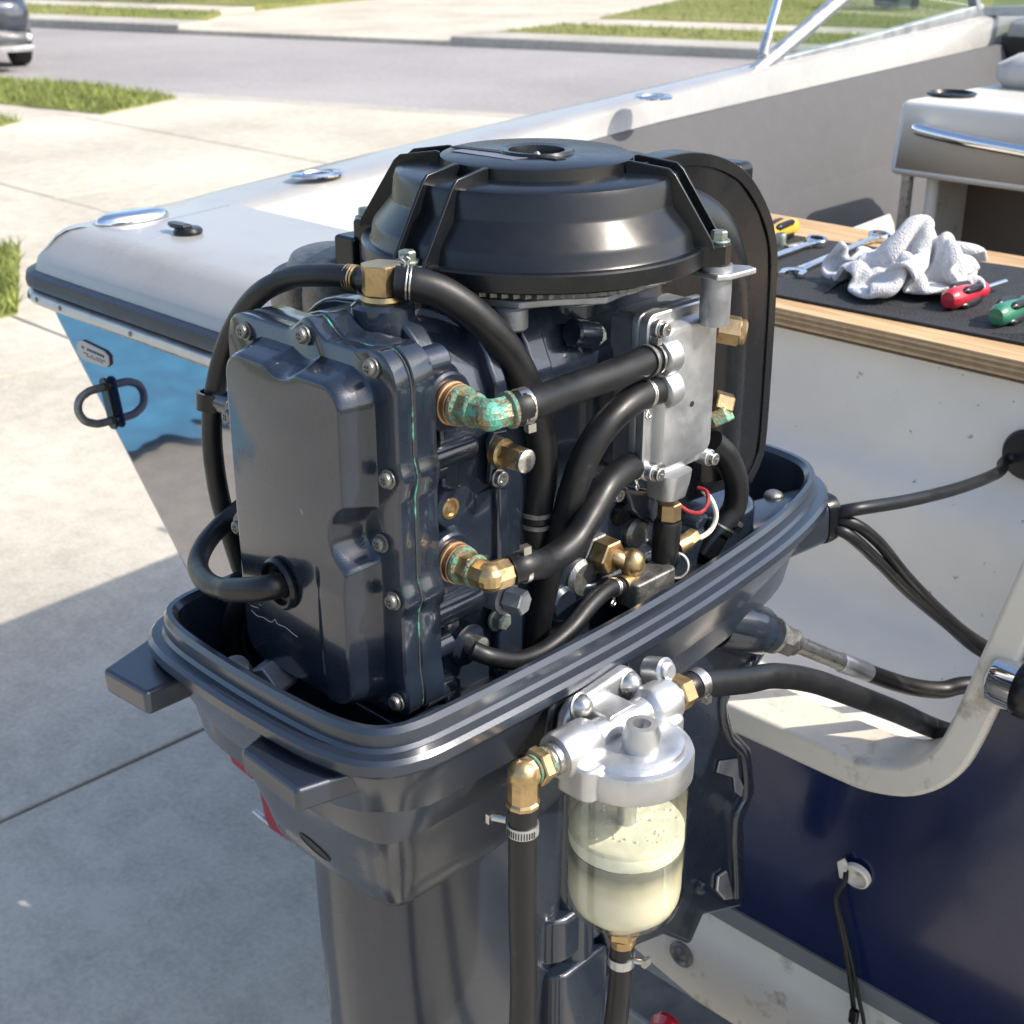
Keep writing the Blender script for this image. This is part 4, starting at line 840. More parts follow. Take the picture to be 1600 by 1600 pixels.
# brass tee on top of the block
tp = ay(598, 476, .725)
make('tee_boss', lathe([(.027, -.03), (.026, .0), (.022, .003), (.019, .003)], tp, (0, 0, 1), 36), M['paint'], blk)
tee = make('brass_tee', join(lathe([(.0165, .003), (.0175, .005), (.0165, .009)], tp, (0, 0, 1), 32), hexa(tp + Vector((0, 0, .009)), tp + Vector((0, 0, .034)), .0175)), M['brass'], mo, smooth=20)
tl_ = ay(575, 437, .725); 
hA = [ay(618, 441, .727), ay(650, 444, .738), ax(700, 462, -.815), ax(760, 508, -.800), ax(808, 570, -.794), ax(838, 650, -.788), ax(848, 730, -.788), ax(838, 805, -.792), ax(832, 850, -.798)]
h = hose(hA, .0136); clamp(ay(637, 442, .733), hA[1] - hA[0], .0136, h, tab=(0, -.2, 1), wire=True); clamp(ax(838, 800, -.792), (0, -.03, -1), .0136, h, .004, M['steel_dark']); clamp(ax(838, 818, -.792), (0, -.03, -1), .0136, h, .004, M['steel_dark'])
hB = [ay(582, 438, .728), ay(550, 433, .722), ay(510, 430, .715), ay(455, 434, .71), ay(402, 462, .70), ay(362, 520, .695), ay(338, 600, .69), ay(331, 680, .688), ay(342, 770, .69), ay(362, 840, .695), ay(385, 910, .70)]
h = hose(hB, .0097); clamp(ay(556, 434, .7225), hB[1] - hB[0], .0097, h, m=M['brass'], wire=True); clamp(ay(548, 433, .7225), hB[1] - hB[0], .0097, h, m=M['brass'], wire=True)
make('tee_nipple', cyl(ay(590, 440, .727), ay(572, 438, .727), .012), M['plastic'], tee)
make('hose_clip', lathe([(.0125, -.008), (.0165, -.008), (.0165, .008), (.0125, .008)], ay(334, 625, .689), (0, .1, 1), 28, closed=True), M['plastic'], mo)
make('clip_arm', cyl(ay(345, 627, .69), ay(385, 640, .69), .0115), M['paint'], mo)
hC = [ay(395, 780, .705), ay(352, 815, .68), ay(322, 848, .65), ay(309, 882, .625), ay(322, 908, .605), ay(352, 921, .597), ay(395, 921, .600), ay(425, 917, .608), ay(440, 914, .621)]
h = make('hose', tube(hC, lambda t: .0095 if t < .64 else .0108, 8, 20), M['rubber'], mo, smooth=60)
hose([ay(378, 930, .66), ay(364, 975, .655), ay(370, 1020, .66), ay(390, 1060, .67)], .010)
# --- fittings on the starboard face
def fitting(cx, cy, m_nut, m_elb, hose_pts, r_h, green, hpx):
    b0 = ax(cx, cy, -.782); X = Vector((1, 0, 0))
    make('fitting_boss', lathe([(.031, -.02), (.030, -.008), (.0255, -.001), (.0245, .006), (.0225, .008), (.017, .008)], b0, X, 36), M['paint'], blk)
    f = make('brass_fitting', lathe([(.017, .008), (.0178, .009), (.0178, .0115), (.0165, .012), (.0165, .014), (.0172, .015), (.0172, .0175), (.0155, .018)], b0, X, 36), M['copper'], mo)
    if green: make('verdigris_ring', lathe([(.0150, .0182), (.0166, .0195), (.0163, .0225), (.0148, .0238)], b0, X, 30), M['teal'], f)
    make('nut', hexa(b0 + X * .0205, b0 + X * .034, .0136), m_nut, f, smooth=20)
    make('verdigris_ring', lathe([(.0134, .034), (.0142, .0352), (.0138, .037), (.0128, .0375)], b0, X, 30), M['teal'], f)
    c = b0 + X * .052; Yd = Vector((.25, .97, .06)).normalized()
    e1 = make('elbow', join(lathe([(.0118, .036), (.0125, .038), (.0125, .052)], b0, X, 8), sphere(c, .0128, 16, 8), lathe([(.0125, 0), (.0125, .014), (.0115, .018)], c, Yd, 8)), m_elb, f, smooth=20)
    return c, c + Yd * .016, Yd
c, e, Yd = fitting(693, 625, M['verdigris'], M['verdigris'], None, .0165, True, 0)
make('verdigris_ring', lathe([(.0122, .0), (.0148, .0015), (.015, .0045), (.0125, .006)], e - Yd * .001, Yd, 30), M['teal'], mo)
h1 = [e + Yd * .004, e + Yd * .02, ax(880, 612, -.738), ax(950, 588, -.744), ax(1005, 566, -.750), ax(1028, 558, -.752)]
h = hose(h1, .0134); clamp(h1[1] - Yd * .006, Yd, .0137, h, .009, M['steel'], tab=(.3, .2, -1)); clamp(ax(1010, 564, -.75), h1[-1] - h1[-2], .0137, h, .004, M['steel_dark']); clamp(ax(1020, 561, -.751), h1[-1] - h1[-2], .0137, h, .003, M['steel'], tab=(.2, 0, 1))
c, e, Yd = fitting(697, 872, M['brass'], M['brass'], None, .0145, True, 0)
h3 = [e + Yd * .004, e + Yd * .02, ax(850, 880, -.738), ax(893, 850, -.742), ax(922, 806, -.746), ax(950, 758, -.752), ax(978, 733, -.762), ax(1004, 724, -.775)]
h = hose(h3, .0126); clamp(h3[1] - Yd * .005, Yd, .0129, h, .004, M['steel'], tab=(.2, 0, 1)); clamp(ax(988, 729, -.767), h3[-1] - h3[-2], .0126, h, m=M['steel'], tab=(.5, -.2, -1), wire=True)
h2 = [ax(1030, 609, -.752), ax(1008, 615, -.75), ax(975, 636, -.748), ax(940, 672, -.750), ax(912, 720, -.756), ax(893, 775, -.763), ax(878, 830, -.772), ax(858, 890, -.782), ax(842, 960, -.79), ax(832, 1030, -.795)]
h = hose(h2, .013); clamp(ax(1006, 616, -.75), h2[0] - h2[1], .013, h, m=M['steel'], tab=(.4, -.2, -1), wire=True)
# plug with two-bolt flange
p0 = ax(772, 703, -.789)
pf = make('thermostat_flange', prism([ax(x, y, -.790) for x, y in ((757, 690), (765, 672), (785, 668), (797, 680), (796, 705), (790, 728), (796, 748), (786, 762), (768, 762), (758, 750), (760, 728))], (.006, 0, 0)), M['paint'], mo, bevel=.002)
make('plug', join(lathe([(.0125, .004), (.013, .012), (.011, .014)], p0, (1, 0, 0), 24), hexa(p0 + Vector((.012, 0, 0)), p0 + Vector((.036, 0, 0)), .0105)), M['brass'], pf, smooth=20)
make('plug_tip', lathe([(.0102, .0355), (.0102, .0385), (.008, .040)], p0, (1, 0, 0), 24), M['steel'], pf)
put_screw(ax(778, 746, -.783), (1, 0, 0), mo, 1.05, 'cap_screw', cme)
put_screw(ax(776, 966, -.790), (1, 0, 0), mo, 1.2, 'bolt', hme)
# threaded boss
p0 = ax(688, 788, -.788)
tb_ = make('threaded_boss', lathe([(.0175, -.01), (.0165, .010), (.0155, .0125), (.009, .0125), (.0085, .004), (.001, .004)], p0, (1, 0, 0), 32), M['paint'], mo)
make('thread_insert', lathe([(.0092, .011), (.0092, .0128), (.0068, .0128), (.0068, .005), (.001, .005)], p0, (1, 0, 0), 24), M['brass'], tb_)
p0 = ax(770, 925, -.790); make('hex_plug', join(cyl(p0, p0 + Vector((.018, 0, 0)), .015), hexa(p0 + Vector((.018, 0, 0)), p0 + Vector((.036, .004, 0)), .0115)), M['alu_dark'], mo, smooth=20)
p0 = ax(728, 1005, -.785); make('sensor_boss', lathe([(.021, -.02), (.019, .004), (.014, .006)], p0, (1, 0, 0), 28), M['paint'], blk)
make('drain_cap', lathe([(.009, .0), (.010, .018), (.004, .02)], p0 + Vector((0, 0, .001)), (1, .1, 0), 20), M['steel_dark'], mo)
# small fuel hose across the front of the pan
h4 = [ax(738, 1015, -.762), ax(765, 1026, -.752), ax(808, 1032, -.748), ax(850, 1016, -.748), ax(890, 984, -.75), ax(922, 946, -.754), ax(948, 922, -.758), ax(968, 916, -.76)]
h = hose(h4, .0082); clamp(ax(958, 918, -.759), h4[-1] - h4[-2], .0082, h, m=M['steel'], tab=(.2, -.3, -1), wire=True)
eb = ax(985, 902, -.762)
be = make('brass_elbow', join(sphere(ax(988, 880, -.762), .0125, 20, 10, (1, 1, 1.2)), tube([ax(972, 913, -.760), eb, ax(988, 885, -.762), ax(965, 872, -.772), ax(945, 862, -.785)], .0082)), M['brass'], mo)
hn = ax(960, 872, -.772); hd = ax(925, 858, -.80) - hn
make('nut', hexa(hn, hn + hd.normalized() * .018, .0175), M['brass'], be, smooth=20); make('union', hexa(hn + hd.normalized() * .0185, hn + hd.normalized() * .04, .0185), M['steel_dark'], be, smooth=20)
# --- aluminium control box with cover
BXf = -.742
cB = [ax(x, y, BXf) for x, y in ((1019, 505), (1113, 488), (1112, 726), (1015, 752))]
yA, yB = .946, 1.038; zT, zB = 1.513, 1.362
body_ = make('control_box', loft([[Vector((x, y, z)) for y, z in rrect(yA + i, yB - i, zB + i, zT - i, .010, 4)] for x, i in ((-.835, .0), (-.7745, .0))]), M['alu_dark'], mo, bevel=.002)
make('box_flange', loft([[Vector((x, y, z)) for y, z in rrect(yA - .004 + i, yB + .004 - i, zB - .004 + i, zT + .004 - i, .011, 5)] for x, i in ((-.7744, .001), (-.773, 0), (-.767, 0), (-.7655, .001))]), M['alu_dark'], body_)
bc_ = make('box_cover', loft([[Vector((x, y, z)) for y, z in rrect(yA - .004 + i, yB + .004 - i, zB - .004 + i, zT + .004 - i, .011, 5)] for x, i in ((-.7653, .001), (-.764, 0), (-.756, 0), (-.7545, .0015), (-.754, .010), (-.746, .0125), (-.743, .0145), (BXf, .02))]), M['alu'], body_, smooth=30)
for y, z in ((yA + .006, zT - .008), (yB - .002, zT - .002), (yA + .006, zB + .006), (yB - .002, zB - .002)):
    make('screw_post', cyl((-.764, y, z), (-.747, y, z), .0082, ch=.001), M['alu'], bc_); put_screw((-.747, y, z), (1, 0, 0), bc_, .95, 'cap_screw', cme)
make('pinhole', lathe([(.0028, .0004), (.0022, .0006), (.002, -.0001), (.0001, -.0001)], ax(1081, 631, BXf), (1, 0, 0), 14), M['plastic_dark'], bc_)
for (x, y) in ((1032, 558), (1033, 609)):
    e = ax(x, y, -.752); make('spout', join(lathe([(.0135, -.006), (.0175, -.004), (.0185, .004), (.018, .012), (.014, .016), (.001, .017)], e, (.0, 1, .12), 28)), M['alu'], body_)
e = ax(1006, 724, -.776); make('spout', lathe([(.013, -.002), (.0165, .0), (.0165, .03)], e, (-.4, .9, .1), 28), M['alu_dark'], body_)
nk = Vector((-.760, (yA + yB) / 2 - .006, zB - .003))
make('box_neck', loft([[nk + Vector((x * s, y * s, dz)) for x, y in rrect(-.02, .02, -.02, .02, .012, 4)] for dz, s in ((0, 1.0), (-.01, .95), (-.026, .78))]), M['alu'], body_)
nf = ax(1046, 795, -.760)
fn = make('brass_fitting', hexa(nf + Vector((0, 0, .007)), nf + Vector((0, 0, -.011)), .0115), M['brass'], mo, smooth=20)
make('boot', lathe([(.0125, -.011), (.0135, -.014), (.014, -.035), (.012, -.055), (.009, -.066), (.0065, -.07)], nf, (.05, .03, 1), 28), M['rubber'], fn)
# arm on aft side of box and bracket with bolt
make('box_arm', prism([ax(x, y, -.80) for x, y in ((905, 505), (950, 520), (968, 540), (1010, 545), (1010, 620), (940, 640), (915, 600), (905, 560))], (-.03, 0, 0)), M['paint'], mo, bevel=.006, seg=3)
bpn = ax(944, 527, -.785); make('arm_boss', cyl(bpn + Vector((-.012, -.03, .008)), bpn + Vector((-.012, .0, .0)), .0125, ch=.002), M['paint'], mo); put_screw(bpn + Vector((-.01, 0, 0)), (.9, -.3, .1), mo, 1.0, 'bolt', hme)
make('coil_housing', prism([ax(x, y, -.81) for x, y in ((918, 560), (990, 540), (1012, 600), (1010, 740), (960, 760), (920, 700), (908, 630))], (-.04, 0, 0)), M['plastic'], mo, bevel=.008, seg=3)
make('bracket_plate', prism([ax(x, y, -.78) for x, y in ((975, 758), (1020, 764), (1038, 800), (1038, 830), (990, 800))], (-.05, 0, 0)), M['paint'], mo, bevel=.004)
# brass fittings on the forward side of the box
p0 = ax(1120, 512, -.765); d = Vector((.75, .6, -.15)).normalized()
f = make('brass_fitting', join(hexa(p0, p0 + d * .022, .0145), lathe([(.012, .022), (.0125, .026), (.010, .028)], p0, d, 20)), M['brass'], mo, smooth=20)
p0 = ax(1116, 628, -.765); make('brass_elbow', join(hexa(p0, p0 + Vector((.012, .012, -.005)), .0125)), M['brass'], mo, smooth=20)
make('corroded_nut', hexa(ax(1120, 640, -.76), ax(1130, 662, -.752), .0125), M['verdigris'], mo, smooth=20)
# --- flywheel cover
fl = [(.0001, 1.636), (.024, 1.636), (.0255, 1.6475), (.033, 1.6485), (.0345, 1.6455), (.083, 1.6450), (.0865, 1.6435), (.0875, 1.6345), (.095, 1.6345), (.122, 1.6335), (.1265, 1.6315), (.1285, 1.627), (.1305, 1.610), (.1315, 1.607), (.147, 1.5885), (.1490, 1.5845), (.1505, 1.5745), (.152, 1.5725), (.158, 1.5720), (.1595, 1.5705), (.1598, 1.5570), (.158, 1.5555), (.15, 1.555)]
fw = make('flywheel_cover', lathe([(r, z) for r, z in fl], (MX, MY, 0), (0, 0, 1), 96), M['plastic'], mo, smooth=32)
def rot2(a, r, z, off=0): return Vector((MX + r * math.cos(a) - off * math.sin(a), MY + r * math.sin(a) + off * math.cos(a), z))
for ang in (-86, 27, -153):
    a = R(ang)
    for off in (-.017, .017):
        P = [(.086, 1.6445), (.090, 1.6450), (.1245, 1.6400), (.1305, 1.635), (.166, 1.5785), (.168, 1.572), (.150, 1.57), (.14, 1.585), (.12, 1.61), (.086, 1.632)]
        make('cover_rib', prism([rot2(a, r, z, off - .0018) for r, z in P], rot2(a, 0, 0, .0036) - rot2(a, 0, 0, 0)), M['plastic'], fw, bevel=.001)
    make('bolt_ear', prism([rot2(a, r, 1.556, o_) for r, o_ in ((.145, -.019), (.163, -.019), (.176, -.012), (.18, 0), (.176, .012), (.163, .019), (.145, .019))], (0, 0, .0195)), M['plastic'], fw, bevel=.002)
    put_screw(rot2(a, .168, 1.5755), (0, 0, 1), fw, 1.05, 'bolt', hme)
    make('ear_post', lathe([(.013, 0), (.014, .01), (.014, .055)], rot2(a, .168, 1.501), (0, 0, 1), 24), M['plastic'] if ang != 27 else M['alu_dark'], mo)
M['print'] = mat('grey_print', (.12, .13, .16), .5, 0, 0, .1, 60)
lb = [az(x, y, 1.6455) for x, y in ((704, 236), (742, 231), (830, 246), (800, 250))]
make('caution_label', prism(lb, (0, 0, .0004)), M['print'], fw, smooth=0)
lb = [az(x, y, 1.6457) for x, y in ((705, 231), (712, 229), (885, 248), (868, 250))]
make('label_bar', prism(lb, (0, 0, .0012)), M['plastic_dark'], fw, smooth=0)
make('shaft_tip', lathe([(.007, 0), (.005, .006), (.001, .010)], (MX + .001, MY, 1.636), (0, 0, 1), 16), M['steel'], fw)
# flywheel with starter ring teeth under the cover
V, F = lathe([(.02, 1.546), (.135, 1.546), (.142, 1.5475), (.142, 1.5535), (.135, 1.5545), (.02, 1.5545)], (MX, MY, 0), (0, 0, 1), 180)
for i in range(len(V)):
    k = i % 180
    if k % 2 and (V[i] - Vector((MX, MY, V[i].z))).length > .14: V[i] = Vector((MX, MY, V[i].z)) + (V[i] - Vector((MX, MY, V[i].z))) * .975
make('flywheel_ring', (V, F), M['steel_dark'], mo, smooth=0)
ar = R(-58); make('stator_bracket', prism([rot2(a_, r, 1.538) for a_, r in ((R(-95), .07), (R(-95), .118), (R(-70), .135), (R(-52), .140), (R(-40), .13), (R(-20), .135), (R(-5), .12), (R(-5), .07))], (0, 0, .007)), M['alu_dark'], mo, bevel=.002)
make('stator_boss', cyl(rot2(R(-56), .128, 1.518), rot2(R(-56), .128, 1.5385), .015, ch=.002), M['alu_dark'], mo)
br = rot2(R(27), .168, 1.545)
make('alu_bracket', prism([br + Vector(v) for v in ((-.02, -.015, 0), (.014, -.018, 0), (.02, -.006, 0), (.022, .03, 0), (.012, .034, 0), (-.02, .016, 0))], (0, 0, .006)), M['alu'], mo, bevel=.002)
make('alu_post', lathe([(.0125, 0), (.0115, .02), (.011, .034)], br + Vector((0, 0, -.034)), (0, 0, 1), 24), M['alu_dark'], mo)
# --- intake silencer
sil = [(.985, 1.29), (.985, 1.632), (1.04, 1.634), (1.09, 1.625), (1.135, 1.605), (1.17, 1.572), (1.192, 1.535), (1.200, 1.49), (1.203, 1.33), (1.196, 1.295), (1.18, 1.275)]
def scaled(P, s, cy=1.09, cz=1.45): return [(cy + (y - cy) * s, cz + (z - cz) * s) for y, z in P]
sl = make('intake_silencer', prism([(-.975, y, z) for y, z in scaled(sil, .97)], (.155, 0, 0)), M['plastic'], mo, bevel=.012, seg=4)
make('silencer_lip', prism([(-.8198, y, z) for y, z in sil], (.016, 0, 0)), M['plastic'], sl, bevel=.003)
cpth = [(-.836, 1.0, 1.582), (-.836, 1.05, 1.576), (-.836, 1.10, 1.55), (-.836, 1.126, 1.51), (-.836, 1.132, 1.46), (-.836, 1.132, 1.30)]
make('silencer_duct', tube(cpth, .046, 8, 32), M['plastic'], sl)
make('silencer_knob', box((-.87, 1.205, 1.592), (.05, .03, .032)), M['plastic'], sl, bevel=.008, seg=3)
make('edge_trim', sweep(spline([Vector((-.808, y + (.006 if y > 1.0 else 0), z + (.004 if z > 1.5 else 0))) for y, z in sil[1:]], 4), [(-.018, -.003), (.0065, -.003), (.0065, .009), (-.018, .009)], up=(1, 0, 0)), M['plastic'], sl, smooth=40, bevel=.001)
# --- hose and odds and ends at the front of the pan
hose([ax(1112, 690, -.78), ax(1135, 712, -.775), ax(1150, 750, -.773), ax(1148, 790, -.775), ax(1128, 822, -.78)], .0125)
cl2 = ax(1126, 822, -.778); cgo = make('connector', cyl(cl2, ax(1098, 868, -.785), .0135, ch=.002), M['plastic'], mo); clamp(ax(1124, 826, -.778), ax(1098, 868, -.785) - cl2, .0138, cgo, .006, M['plastic'], tab=(.6, .6, 0)); clamp(ax(1127, 820, -.778), ax(1098, 868, -.785) - cl2, .0132, cgo, .002, M['steel'], tab=(.6, .6, 0))
make('red_wire', tube([ax(1062, 790, -.762), ax(1078, 800, -.757), ax(1096, 800, -.756), ax(1106, 785, -.757), ax(1104, 768, -.765), ax(1090, 762, -.775)], .0021, 8, 8), M['redwire'], mo)
make('white_wire', tube([ax(1098, 766, -.775), ax(1112, 782, -.768), ax(1119, 805, -.764), ax(1112, 826, -.764), ax(1098, 838, -.764), ax(1084, 842, -.766)], .0026, 8, 8), M['whitewire'], mo)
make('brass_union', join(hexa(ax(1073, 846, -.766), ax(1086, 836, -.766), .0085), cyl(ax(1056, 855, -.768), ax(1074, 846, -.766), .0092)), M['brass'], mo, smooth=20)
make('wire_loop', lathe([(.0125 + .0018 * math.cos(t), .0018 * math.sin(t)) for t in [math.pi * 2 * i / 10 for i in range(10)]], ax(1056, 884, -.758), (.7, -.5, .5), 28, closed=True), M['steel'], mo)
make('terminal_boot', sphere(ax(1048, 872, -.762), .009, 14, 8, (1, 1, 1.3)), M['plastic'], mo)
make('relay_box', loft([[Vector((-.777 + x, 1.065 + y, z)) for x, y in rrect(-.022, .022, -.03, .03, .006, 4)] for z in (1.19, 1.222)]), M['plastic'], mo, bevel=.003)
rb = ax(1010, 905, -.757); make('solenoid', loft([[rb + Vector((x, y, z)) for x, y in rrect(-.014, .014, -.03, .03, .006, 4)] for z in (-.02, .008)]), M['steel_dark'], mo, bevel=.003)
for (x, y, r) in ((960, 800, .012), (985, 830, .016), (1085, 820, .014), (900, 900, .02), (870, 940, .018), (930, 960, .016), (1020, 860, .014), (1070, 900, .012)):
    p = ax(x, y, -.80); make('casting_lug', lathe([(r, -.03), (r, .008), (r * .8, .012), (.001, .012)], p, (1, 0, 0), 20), random.choice([M['paint'], M['plastic'], M['steel_dark']]), mo)
put_screw(ax(962, 772, -.785), (1, 0, 0), mo, 1.0, 'cap_screw', cme)
make('lower_crankcase', loft([[Vector((MX + x, .98 + y, z)) for x, y in rrect(-.11, .10, -.10, .22, .04, 5)] for z in (1.14, 1.22, 1.26)]), M['paint'], mo, bevel=.01, seg=3)
make('exhaust_plate', loft([[Vector((MX + x, .80 + y, z)) for x, y in rrect(-.12, .115, -.13, .13, .03, 5)] for z in (1.14, 1.205)]), M['paint'], mo, bevel=.01, seg=3)
# port side: starter motor cap seen past the flywheel cover
sp_ = ay(510, 440, .86)
make('starter_motor', lathe([(.01, .035), (.03, .032), (.038, .02), (.04, 0), (.04, -.16)], sp_ + Vector((0, 0, 0)), (.0, -.15, 1), 36), M['steel_dark'], mo)
make('starter_pinion', lathe([(.012, -.02), (.026, -.02), (.03, 0), (.026, .03), (.012, .034)], ay(470, 468, .84), (.2, -.3, 1), 28), M['steel_dark'], mo)
make('ear_damper', box(rot2(R(-153), .18, 1.545), (.03, .03, .03)), M['plastic'], mo, bevel=.004)
# bits in the rear of the pan
make('pan_bolt', lathe([(.012, 0), (.014, .003), (.014, .012), (.011, .014), (.001, .0145)], ay(372, 1040, .60) + Vector((0, 0, -.01)), (.2, -.5, .8), 20), M['steel_dark'], mo)
make('latch_tongue', prism([ay(x, y, .612) for x, y in ((388, 1050), (410, 1046), (436, 1082), (432, 1092), (418, 1090))], (-.01, .03, 0)), M['alu_dark'], mo, bevel=.002)
# ================================================================ fuel filter
fx, fy = -.648, .806
ff = thing('fuel_filter', (fx, fy, 1.0), 'aluminium fuel water separator with clear bowl of milky fuel on motor side', 'fuel filter')
zc = 1.1610     # underside of the head rim
RB = .0535
A = lambda pr, z=0: lathe(pr, (fx, fy, zc), (0, 0, 1), 64)
hd_ = make('filter_head', A([(.046, 0), (.0545, .0), (.0556, .002), (.0558, .022), (.0545, .0255), (.049, .0265), (.048, .0275), (.0465, .032), (.0435, .0335), (.040, .0345), (.001, .036)]), M['alu'], ff, smooth=30)
make('head_port', lathe([(.016, 0), (.0165, .018), (.0136, .026), (.0135, .0275), (.008, .0275), (.007, .015), (.001, .015)], (fx + .017, fy - .006, zc + .03), (0, 0, 1), 32), M['alu'], hd_)
mcy = Vector((fx - .018, fy, zc + .036))
make('manifold', join(lathe([(.012, -.071), (.0195, -.070), (.021, -.066), (.021, -.034), (.0195, -.030), (.0145, -.028), (.0145, .036), (.0195, .040), (.021, .044), (.021, .066), (.0195, .070), (.012, .071)], mcy, (.06, 1, 0.0), 36)), M['alu'], hd_, smooth=35)
make('manifold_web', loft([[mcy + Vector((x, y, z)) for x, y in rrect(-.012, .03, -.066, .066, .01, 4)] for z in (-.036, -.004)]), M['alu'], hd_, bevel=.004, seg=3)
# mounting plate on the pan side
ppl = [(fy - .040, 1.19), (fy - .036, 1.212), (fy - .026, 1.222), (fy + .046, 1.228), (fy + .058, 1.219), (fy + .060, 1.16), (fy - .038, 1.14)]
def plate(x0, x1, gr=0): return prism([(x0, y + (gr if y > fy else -gr), z + gr * .6) for y, z in ppl], (x1 - x0, 0, 0))
make('backing_gasket', plate(-.737, -.702, .006), M['plastic'], ff, bevel=.004)
mp_ = make('mounting_plate', plate(-.7018, -.688), M['alu'], ff, bevel=.005, seg=3)
make('mount_arm', loft([[Vector((x, fy - .012 + y, z)) for y, z in rrect(-.002, .036, 1.180, 1.214, .006, 3)] for x in (-.69, -.660)]), M['alu'], mp_, bevel=.002)
for y, z in [(q_.y, q_.z) for q_ in (ax(908, 1104, -.685), ax(985, 1068, -.685))]: make('dome_bolt', lathe([(.0115, 0), (.012, .002), (.0105, .003), (.0098, .006), (.0072, .0105), (.003, .0128), (.0002, .013)], (-.688, y, z), (1, 0, .2), 28), M['steel'], mp_)
make('spacer_bolt', join(cyl((-.69, fy + .074, 1.214), (-.668, fy + .074, 1.221), .0125, ch=.002), lathe([(.008, 0), (.0085, .003), (.006, .005), (.001, .005)], (-.668, fy + .074, 1.221), (1, 0, .3), 20)), M['alu'], mp_)
# bowl: thin glass wall
gb_ = [(RB, -.001), (RB, -.118), (.0525, -.128), (.049, -.138), (.0415, -.1465), (.029, -.152), (.016, -.1545)]
gi_ = [(.012, -.1525), (.027, -.1495), (.0375, -.144), (.044, -.1362), (.0472, -.1275), (.0482, -.118), (.0482, -.001)]
V, F = A(gb_); make('bowl', (V, F[:-2]), M['glass'], ff, smooth=60)
def milk():
    m = bpy.data.materials.new('milky_fuel'); m.use_nodes = True; n = m.node_tree.nodes; l = m.node_tree.links; b = n['Principled BSDF']
    tc = n.new('ShaderNodeTexCoord'); sp = n.new('ShaderNodeSeparateXYZ'); l.new(tc.outputs['Object'], sp.inputs[0])
    ns = n.new('ShaderNodeTexNoise'); ns.inputs['Scale'].default_value = 40; l.new(tc.outputs['Object'], ns.inputs[0])
    ad = n.new('ShaderNodeMath'); ad.operation = 'MULTIPLY_ADD'; l.new(ns.outputs[0], ad.inputs[0]); ad.inputs[1].default_value = .012; l.new(sp.outputs['Z'], ad.inputs[2])
    zz = zc - 1.0 - .084 + .006
    mr = n.new('ShaderNodeMapRange'); mr.inputs[1].default_value = zz - .022; mr.inputs[2].default_value = zz + .004; l.new(ad.outputs[0], mr.inputs[0])
    cr_ = n.new('ShaderNodeValToRGB'); e = cr_.color_ramp.elements; e[0].position = 0; e[0].color = (.68, .615, .46, 1); e[1].position = 1; e[1].color = (.17, .165, .13, 1); k = e.new(.6); k.color = (.45, .41, .29, 1)
    l.new(mr.outputs[0], cr_.inputs[0]); l.new(cr_.outputs[0], b.inputs['Base Color']); b.inputs['Roughness'].default_value = .25
    b.inputs['Subsurface Weight'].default_value = .5; b.inputs['Subsurface Radius'].default_value = (.02, .016, .01); b.inputs['Subsurface Scale'].default_value = .6
    return m
M['milk'] = milk(); M['foam'] = mat('cream_foam', (.73, .70, .56), .5, 0, 0, .06, 90, .15, 500, sss=.3)
li = [(.001, -.1515), (.0275, -.149), (.039, -.1434), (.0462, -.1358), (.0497, -.1273), (.0508, -.118), (.0508, -.0715), (.001, -.0715)]
make('fuel', A(li), M['milk'], ff, smooth=60)
V, F = [], []; seg = 72
def fz(r, t): return -.053 + .0016 * noise.noise(Vector((r * 90 * math.cos(t), r * 90 * math.sin(t), 3))) + .0009 * noise.noise(Vector((r * 260 * math.cos(t), r * 260 * math.sin(t), 7)))
rr = [(.0500, None, -.0712), (.0512, None, -.068), (.0513, None, -.061), (.0510, None, -.0545), (.0496, 1, 0), (.043, 1, 0), (.036, 1, 0), (.03, 1, 0), (.024, 1, 0), (.018, 1, 0), (.012, 1, 0), (.006, 1, 0)]
for r, f_, z in rr:
    for i in range(seg):
        t = 2 * math.pi * i / seg; V.append(Vector((fx + r * math.cos(t), fy + r * math.sin(t), zc + (fz(r, t) if f_ else z + (.0008 * noise.noise(Vector((math.cos(t) * 9, math.sin(t) * 9, z * 60))) if z > -.067 else .0012 * noise.noise(Vector((math.cos(t) * 5, math.sin(t) * 5, 2))))))))
for k in range(len(rr) - 1):
    for i in range(seg): F.append((k * seg + i, k * seg + (i + 1) % seg, (k + 1) * seg + (i + 1) % seg, (k + 1) * seg + i))
F.append(tuple((len(rr) - 1) * seg + i for i in range(seg)))
make('foam', (V, F), M['foam'], ff, smooth=60)
V, F = [], []
for _ in range(70):
    r, t = .046 * math.sqrt(random.random()), random.uniform(0, 6.28); s_ = random.uniform(.0006, .0019)
    g_ = sphere((fx + r * math.cos(t), fy + r * math.sin(t), zc - .0532), s_, 8, 5); n = len(V); V += g_[0]; F += [tuple(i + n for i in q_) for q_ in g_[1]]
o = make('bubbles', (V, F), M['foam'], ff); o['kind'] = 'stuff'
